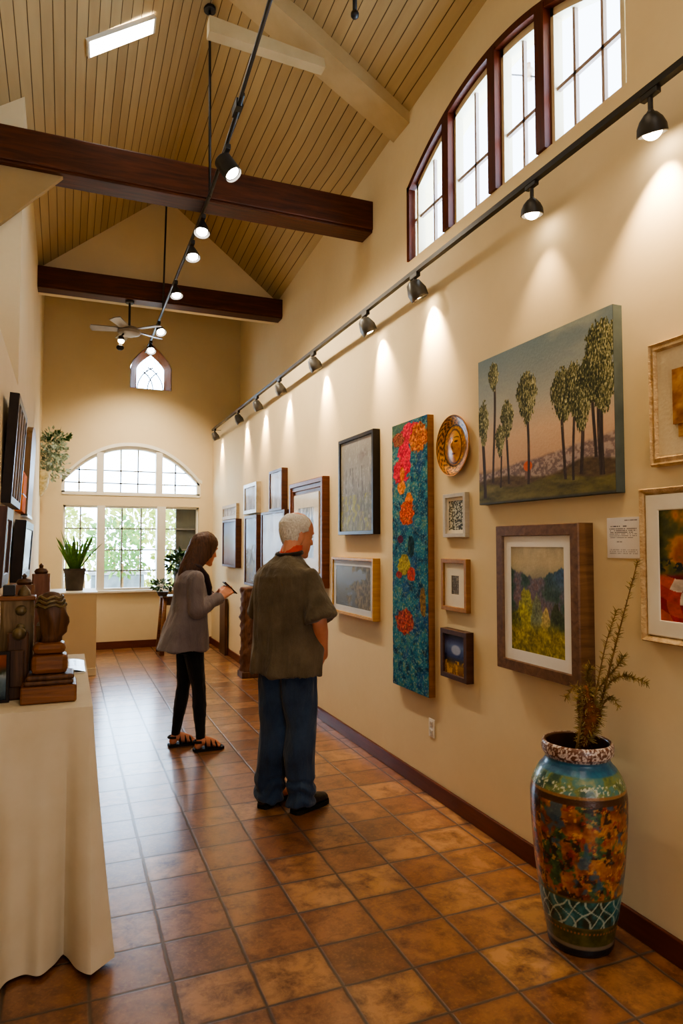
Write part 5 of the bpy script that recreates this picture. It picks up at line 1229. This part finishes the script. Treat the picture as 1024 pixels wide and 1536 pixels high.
# shirt
bm = BM()
oval(bm, [(.80, .005, -.005, .232, .165, .178), (.86, .0, .0, .228, .165, .172), (.98, 0, .005, .222, .168, .158), (1.10, 0, .005, .222, .160, .152), (1.22, 0, 0, .222, .142, .152), (1.32, 0, -.005, .216, .125, .152), (1.385, 0, -.012, .208, .108, .142), (1.43, 0, -.012, .178, .09, .120), (1.47, 0, -.008, .128, .075, .096), (1.498, 0, -.002, .092, .068, .082), (1.515, 0, .006, .076, .066, .072)])
def sleeve(sh, el, r0, r1, f):
    e = sh.lerp(el, f); tube(bm, [sh + V3(0, 0, .0), sh.lerp(e, .35), sh.lerp(e, .7), e], [r0, r0 * 1.06, (r0 + r1) / 2 * 1.06, r1 * 1.05], 18); ball(bm, sh, r0 * 1.0, 12)
sleeve(SH + V3(-.028, 0, -.035), EL + V3(.018, -.005, 0), .072, .094, .97); sleeve(SL + V3(.028, 0, -.035), LE, .072, .088, .97)
def sh_d(co, n):
    a, b_ = folds(co, n); dn = max(0, min(1, (1.45 - co.z) / .5)); return .026 * a * (.4 + dn) + .009 * b_ + .012 * dn * math.sin(math.atan2(co.y, co.x) * 5 + co.z * 3)
OLIVE = cloth_mat('olive_shirt_cloth', s8(76, 67, 53), s8(112, 101, 83))
fuse('shirt', bm, .008, OLIVE, man, 4, sh_d)
bm = BM(); tube(bm, [V3(.078 * math.sin(2 * PI * i / 24), .012 + .072 * math.cos(2 * PI * i / 24), 1.522 + .010 * math.cos(2 * PI * i / 24)) for i in range(25)], .014, 8); tag(obj('collar', bm, cloth_mat('dark_collar', s8(34, 30, 26), s8(50, 45, 38)), man, smooth='all'), 'darker collar band')
bm = BM(); R_ = []
for z, r in ((1.522, .070), (1.55, .068), (1.572, .066)): R_.append([V3(r * math.sin(2 * PI * i / 24), .022 + (z - 1.52) * .5 + r * .98 * math.cos(2 * PI * i / 24), z) for i in range(24)])
skin_rings(bm, R_, cap=False); tag(obj('neck_band', bm, cloth_mat('red_neck_cloth', s8(186, 60, 40), s8(206, 84, 58)), man, smooth='all'), 'red undershirt neckband')
# jeans
bm = BM()
oval(bm, [(.80, 0, -.01, .155, .118, .14), (.88, 0, -.01, .168, .125, .145), (.98, 0, 0, .165, .128, .13)])
for hpt, an in zip(HIPS, ANK):
    hpt, an = V3(*hpt), V3(*an); kn = hpt.lerp(an, .5) + V3(0, .015, 0); an = an + V3(0, .005, -.06)
    tube(bm, [hpt + V3(0, -.01, 0), hpt.lerp(kn, .3) + V3(0, -.01, 0), hpt.lerp(kn, .65), kn, kn.lerp(an, .4) + V3(0, -.012, 0), kn.lerp(an, .8), an], [.105, .110, .102, .090, .090, .088, .086], 20); ball(bm, hpt + V3(0, -.015, -.02), .112, 14)
DENIM = cloth_mat('blue_denim', s8(34, 46, 68), s8(62, 82, 112), 5, 420)
fuse('jeans', bm, .008, DENIM, man, 4, lambda co, n: (lambda a, b_: .014 * a + .010 * b_ + (.008 * math.sin(co.z * 70 + 6 * a) if co.z < .2 else 0))(*folds(co, n, 2)))
def shoe(root, heel, yaw, L, w, mat, sole, open_=False):
    M = Matrix.Translation(heel) @ Matrix.Rotation(yaw, 4, 'Z'); b = BM(); rows = []
    for f, ww, h in ((0, .55, .055), (.08, .8, .075), (.25, .82, .09), (.45, .88, .082), (.65, 1.0, .062), (.82, .96, .052), (.94, .7, .042), (1.0, .35, .03)):
        rows.append([V3(w / 2 * ww * math.cos(a) * (1.05 if math.sin(a) < 0 else .92), L * f, .018 + h * (.5 + .5 * math.sin(a))) for a in [2 * PI * i / 18 for i in range(18)]])
    skin_rings(b, rows); b.transform(M); o = fuse('shoe', b, .005, mat, root, 3)
    b = BM(); P = [(0, .5), (.06, .78), (.25, .84), (.45, .9), (.65, 1.04), (.82, 1.0), (.94, .78), (1.01, .4)]
    prism(b, [(w / 2 * k, L * f) for f, k in P] + [(-w / 2 * k, L * f) for f, k in P[::-1]], 'z', .0, .022); b.transform(M); obj('sole', b, sole, o)
SHOE = mottled('black_leather', s8(24, 22, 22), s8(40, 37, 36), 8, .4, .5, .2, 60); SOLE = mottled('black_rubber', s8(14, 14, 14), s8(24, 23, 22), 9, .8)
shoe(man, V3(-.105, -.115, 0), .10, .285, .105, SHOE, SOLE); shoe(man, V3(.105, -.07, 0), -.10, .285, .105, SHOE, SOLE)
b = BM(); box(b, .02, .022, 0, .004, 0, .001)
b.free()

# ------------------------------------------------ the woman
wom = person('long-haired woman in grey jacket, black leggings and sandals, looking down at her hands', .90, 5.36, math.radians(84))
Mw = Matrix.Translation((.0, .085, 1.432)) @ Matrix.Rotation(.20, 4, 'Z') @ Matrix.Rotation(-.30, 4, 'X')
bm = BM(); head(bm, Mw)
limb(bm, [V3(0, .0, 1.36), V3(0, .03, 1.42), V3(0, .06, 1.48)], [.056, .048, .050])
oval(bm, [(.80, 0, 0, .155, .10, .115), (.92, 0, 0, .15, .10, .10), (1.05, 0, .0, .13, .09, .09), (1.2, 0, .01, .145, .11, .10), (1.31, 0, 0, .145, .08, .09), (1.37, 0, 0, .09, .05, .06)])
RS, RE_, RW_ = V3(.165, .0, 1.325), V3(.205, -.01, 1.075), V3(.065, .235, 1.165)
LS, LE_, LW_ = V3(-.165, .0, 1.325), V3(-.20, .01, 1.085), V3(-.055, .235, 1.165)
for s_, e_, w_ in ((RS, RE_, RW_), (LS, LE_, LW_)):
    limb(bm, [s_, (s_ + e_) / 2, e_], [.046, .042, .038]); limb(bm, [e_, e_.lerp(w_, .3), e_.lerp(w_, .7), w_], [.038, .038, .030, .024])
hand(bm, RW_, (-.25, .8, .55), (.75, .1, .5), -1, .38, L=.92); hand(bm, LW_, (.25, .8, .5), (-.75, .1, .5), 1, .5, L=.92)
WH = [V3(-.075, .0, .84), V3(.075, .0, .84)]; WA = [V3(-.10, -.075, .085), V3(.115, .065, .085)]
FT = []
for hpt, an in zip(WH, WA):
    kn = hpt.lerp(an, .5) + V3(0, .02, 0); limb(bm, [hpt, hpt.lerp(kn, .5), kn, kn.lerp(an, .35), an], [.076, .060, .043, .042, .029])
    limb(bm, [an, an + V3(0, -.02, -.045)], [.032, .030]); limb(bm, [an, an + V3(0, .07, -.03), an + V3(0, .12, -.046)], [.033, .033, .026], flat=1.2)
    for k in range(5):
        b0 = an + V3((k - 2) * .017, .12 - .006 * abs(k - 1.5), -.05); limb(bm, [b0, b0 + V3((k - 2) * .003, .045 - .004 * k, -.008)], [.011, .009 if k else .012], 8)
fuse('body', bm, .0052, SKIN2, wom, 3)
face_parts(wom, Mw, (90, 64, 40))
# hair: long, straight, dark brown, parted and falling behind the shoulders
R0 = []
for z, bk, rx, rf, a0 in ((-.15, -.156, .078, .05, 1.9), (-.10, -.160, .088, .06, 1.7), (-.06, -.158, .090, .07, 1.6), (-.02, -.150, .089, .08, 1.42), (.01, -.146, .091, .09, 1.30), (.05, -.141, .092, .105, 1.12), (.09, -.137, .092, .112, 1.0), (.13, -.132, .091, .112, .88),
        (.165, -.126, .089, .110, .7), (.195, -.112, .083, .096, .4), (.22, -.092, .068, .074, .12), (.238, -.062, .046, .048, .02), (.252, -.030, .018, .018, .02)):
    cy = -.02; R0.append((z, cy, rx, rf - cy, cy - bk, a0, 2 * PI - a0))
b = shell(R0, 0, 0, 56, .028, .035); b.transform(Mw)
BH = Mat('dark_brown_hair'); v_ = BH.mapv(BH.obj(), (26, 26, 1.6)); BH.bs(col=BH.ramp(BH.noise(v_, 8, 5), [(.3, s8(44, 25, 16)), (.6, s8(84, 52, 34)), (.85, s8(120, 76, 48))]), rough=.42, spec=.45, nor=BH.bump(BH.noise(v_, 12, 3), .6, .005))
tag(fuse('hair', b, .005, BH.m, wom, 4, lambda co, n: .004 * mnoise.noise(V3(co.x * 60, co.y * 60, co.z * 7))), 'long straight dark brown hair')
# jacket, A-line
bm = BM()
oval(bm, [(.765, 0, -.035, .232, .175, .215), (.84, 0, -.025, .222, .162, .195), (.95, 0, -.012, .205, .145, .165), (1.06, 0, 0, .186, .13, .138), (1.18, 0, .004, .178, .125, .122), (1.28, 0, 0, .17, .105, .115), (1.34, 0, 0, .145, .082, .098), (1.385, 0, .008, .092, .066, .074), (1.415, 0, .02, .07, .06, .062)])
for s_, e_, w_ in ((RS, RE_, RW_), (LS, LE_, LW_)):
    limb(bm, [s_ + V3(0, 0, -.01), (s_ + e_) / 2, e_], [.066, .064, .060]); c_ = e_.lerp(w_, .92); limb(bm, [e_, e_.lerp(c_, .5)], [.060, .056]); tube(bm, [e_, e_.lerp(c_, .5), c_], [.058, .056, .050], 16)
GREYJ = cloth_mat('grey_wool_jacket', s8(102, 94, 97), s8(130, 121, 124), 5, 300)
fuse('jacket', bm, .007, GREYJ, wom, 4, lambda co, n: (lambda a, b_: .018 * a * max(.2, min(1, (1.25 - co.z) * 3)) + .004 * b_ + .007 * max(0, 1.0 - co.z) * 3 * math.sin(math.atan2(co.y, co.x) * 6))(*folds(co, n)))
bm = BM()
for s in (-1, 1):
    P = [V3(s * .072, -.02, 1.425), V3(s * .085, .05, 1.40), V3(s * .078, .105, 1.33), V3(s * .062, .135, 1.24), V3(s * .045, .14, 1.12)]
    tube(bm, P, [.022, .026, .030, .030, .018], 10, flat=.6)
tube(bm, [V3(-.072, -.02, 1.41), V3(-.04, -.046, 1.405), V3(0, -.054, 1.40), V3(.04, -.046, 1.405), V3(.072, -.02, 1.41)], .017, 10)
tag(fuse('collar', bm, .006, cloth_mat('plum_collar_cloth', s8(48, 40, 44), s8(70, 58, 62)), wom, 3), 'darker plum shawl collar')
# leggings
bm = BM(); oval(bm, [(.74, 0, -.005, .14, .095, .125), (.84, 0, -.005, .152, .10, .122), (.92, 0, 0, .148, .10, .105)])
for hpt, an in zip(WH, WA):
    kn = hpt.lerp(an, .5) + V3(0, .02, 0); an2 = hpt.lerp(an, .985)
    limb(bm, [hpt, hpt.lerp(kn, .5), kn, kn.lerp(an2, .35), kn.lerp(an2, .7), an2], [.085, .070, .052, .054, .042, .035])
fuse('leggings', bm, .006, cloth_mat('black_leggings_cloth', s8(18, 20, 22), s8(32, 34, 37), 6, 400, .75), wom, 4, lambda co, n: .003 * mnoise.noise(co * 25))
# sandals
SAND = mottled('black_sandal_strap', s8(20, 18, 17), s8(36, 32, 30), 9, .6)
for an in WA:
    b = BM(); P = [(-.055, .026), (-.045, .036), (.0, .037), (.06, .044), (.11, .052), (.15, .048), (.178, .03)]
    prism(b, [(an.x + k, an.y + f) for f, k in P] + [(an.x - k, an.y + f) for f, k in P[::-1]], 'z', 0, .020); o = obj('sandal', b, SAND, wom)
    b = BM()
    for y, z, w, h in ((.105, .018, .048, .046), (.065, .018, .044, .064), (.02, .02, .038, .085)):
        pts = [V3(an.x + w * math.cos(PI * i / 12), an.y + y - .02 * (i / 12 - .5), z + h * math.sin(PI * i / 12)) for i in range(13)]; tube(b, pts, .009, 6, flat=.5)
    pts = [V3(an.x + .042 * math.cos(PI + PI * i / 12), an.y - .005 + .05 * math.sin(PI + PI * i / 12), .075) for i in range(13)]; tube(b, pts, .010, 6, flat=.6)
    obj('strap', b, SAND, o)
# phone held in her hands
Wm = wom.matrix_basis
t = thing('smartphone', 'thin dark phone held up in the woman\'s hands', 'phone', M=Wm @ Matrix.Translation((.005, .325, 1.228)) @ Matrix.Rotation(-.75, 4, 'X'))
bm = BM(); box(bm, -.034, .034, -.07, .07, -.004, .004, bev=.002); obj('case', bm, BLACK, t); bm = BM(); box(bm, -.031, .031, -.066, .066, .0041, .0048); obj('screen', bm, mottled('dim_screen', s8(120, 130, 140), s8(150, 160, 170), 4, .1, .5), t)
# ================================================================== LIGHT AND CAMERA
w = bpy.data.worlds.new('sky'); SC.world = w; w.use_nodes = True
nt = w.node_tree; bg = nt.nodes['Background']
tc = nt.nodes.new('ShaderNodeTexCoord'); sp = nt.nodes.new('ShaderNodeSeparateXYZ'); cr = nt.nodes.new('ShaderNodeValToRGB')
nt.links.new(tc.outputs['Generated'], sp.inputs[0]); nt.links.new(sp.outputs[2], cr.inputs[0]); nt.links.new(cr.outputs[0], bg.inputs[0])
cr.color_ramp.elements[0].position = 0.22; cr.color_ramp.elements[0].color = (.56, .77, 1.0, 1)
cr.color_ramp.elements[1].position = .42; cr.color_ramp.elements[1].color = (.24, .27, .33, 1)
bg.inputs[1].default_value = 15.0
def area(name, loc, aim, sx, sy, e, col, portal=False):
    ld = bpy.data.lights.new(name, 'AREA'); ld.shape = 'RECTANGLE'; ld.size = sx; ld.size_y = sy; ld.energy = e; ld.color = col
    o = bpy.data.objects.new(name, ld); COL.objects.link(o); o.location = loc; o.rotation_euler = Vector(aim).to_track_quat('-Z', 'Y').to_euler()
    if portal: ld.cycles.is_portal = True
    return o
area('window_portal', ((AX0 + AX1) / 2, YB + .27, (LZ0 + AZT) / 2), (0, -1, 0), AX1 - AX0, AZT - LZ0, 1, (1, 1, 1), True)
area('window_portal', (XU + .26, CY, (CZ0 + 4.93) / 2), (-1, 0, 0), 1.05, 2 * CW, 1, (1, 1, 1), True)
# soft fill lights added above and behind the camera, no fixtures there
area('room_fill', (.9, -.6, 4.9), (.25, .35, -1), 1.2, 2.0, 16, (1.0, .88, .72))
area('front_fill', (1.1, YN + .12, 1.75), (0, 1, .05), 2.0, 2.2, 30, (.95, .96, 1.0))  # added fill in daylight colour; the front wall has no opening
area('room_fill', (.6, 1.6, 5.0), (.2, .2, -1), .8, 2.0, 10, (1.0, .80, .56))
cd = bpy.data.cameras.new('camera'); cam = bpy.data.objects.new('camera', cd); COL.objects.link(cam)
cd.sensor_fit = 'VERTICAL'; cd.sensor_height = 36.0; cd.sensor_width = 24.0; cd.lens = F / 1536 * 36.0; cd.clip_start = .05; cd.clip_end = 200
cam.matrix_world = Matrix(((RT.x, UP.x, -FW.x, CAM.x), (RT.y, UP.y, -FW.y, CAM.y), (RT.z, UP.z, -FW.z, CAM.z), (0, 0, 0, 1)))
SC.camera = cam
SC.view_settings.view_transform = 'AgX'
SC.view_settings.look = 'AgX - Medium High Contrast'
SC.view_settings.exposure = 0.62
SC.cycles.max_bounces = 8; SC.cycles.diffuse_bounces = 4; SC.cycles.glossy_bounces = 3; SC.cycles.transparent_max_bounces = 12
SC.cycles.sample_clamp_indirect = 6.0; SC.cycles.caustics_reflective = False; SC.cycles.caustics_refractive = False
SC.cycles.use_denoising = True
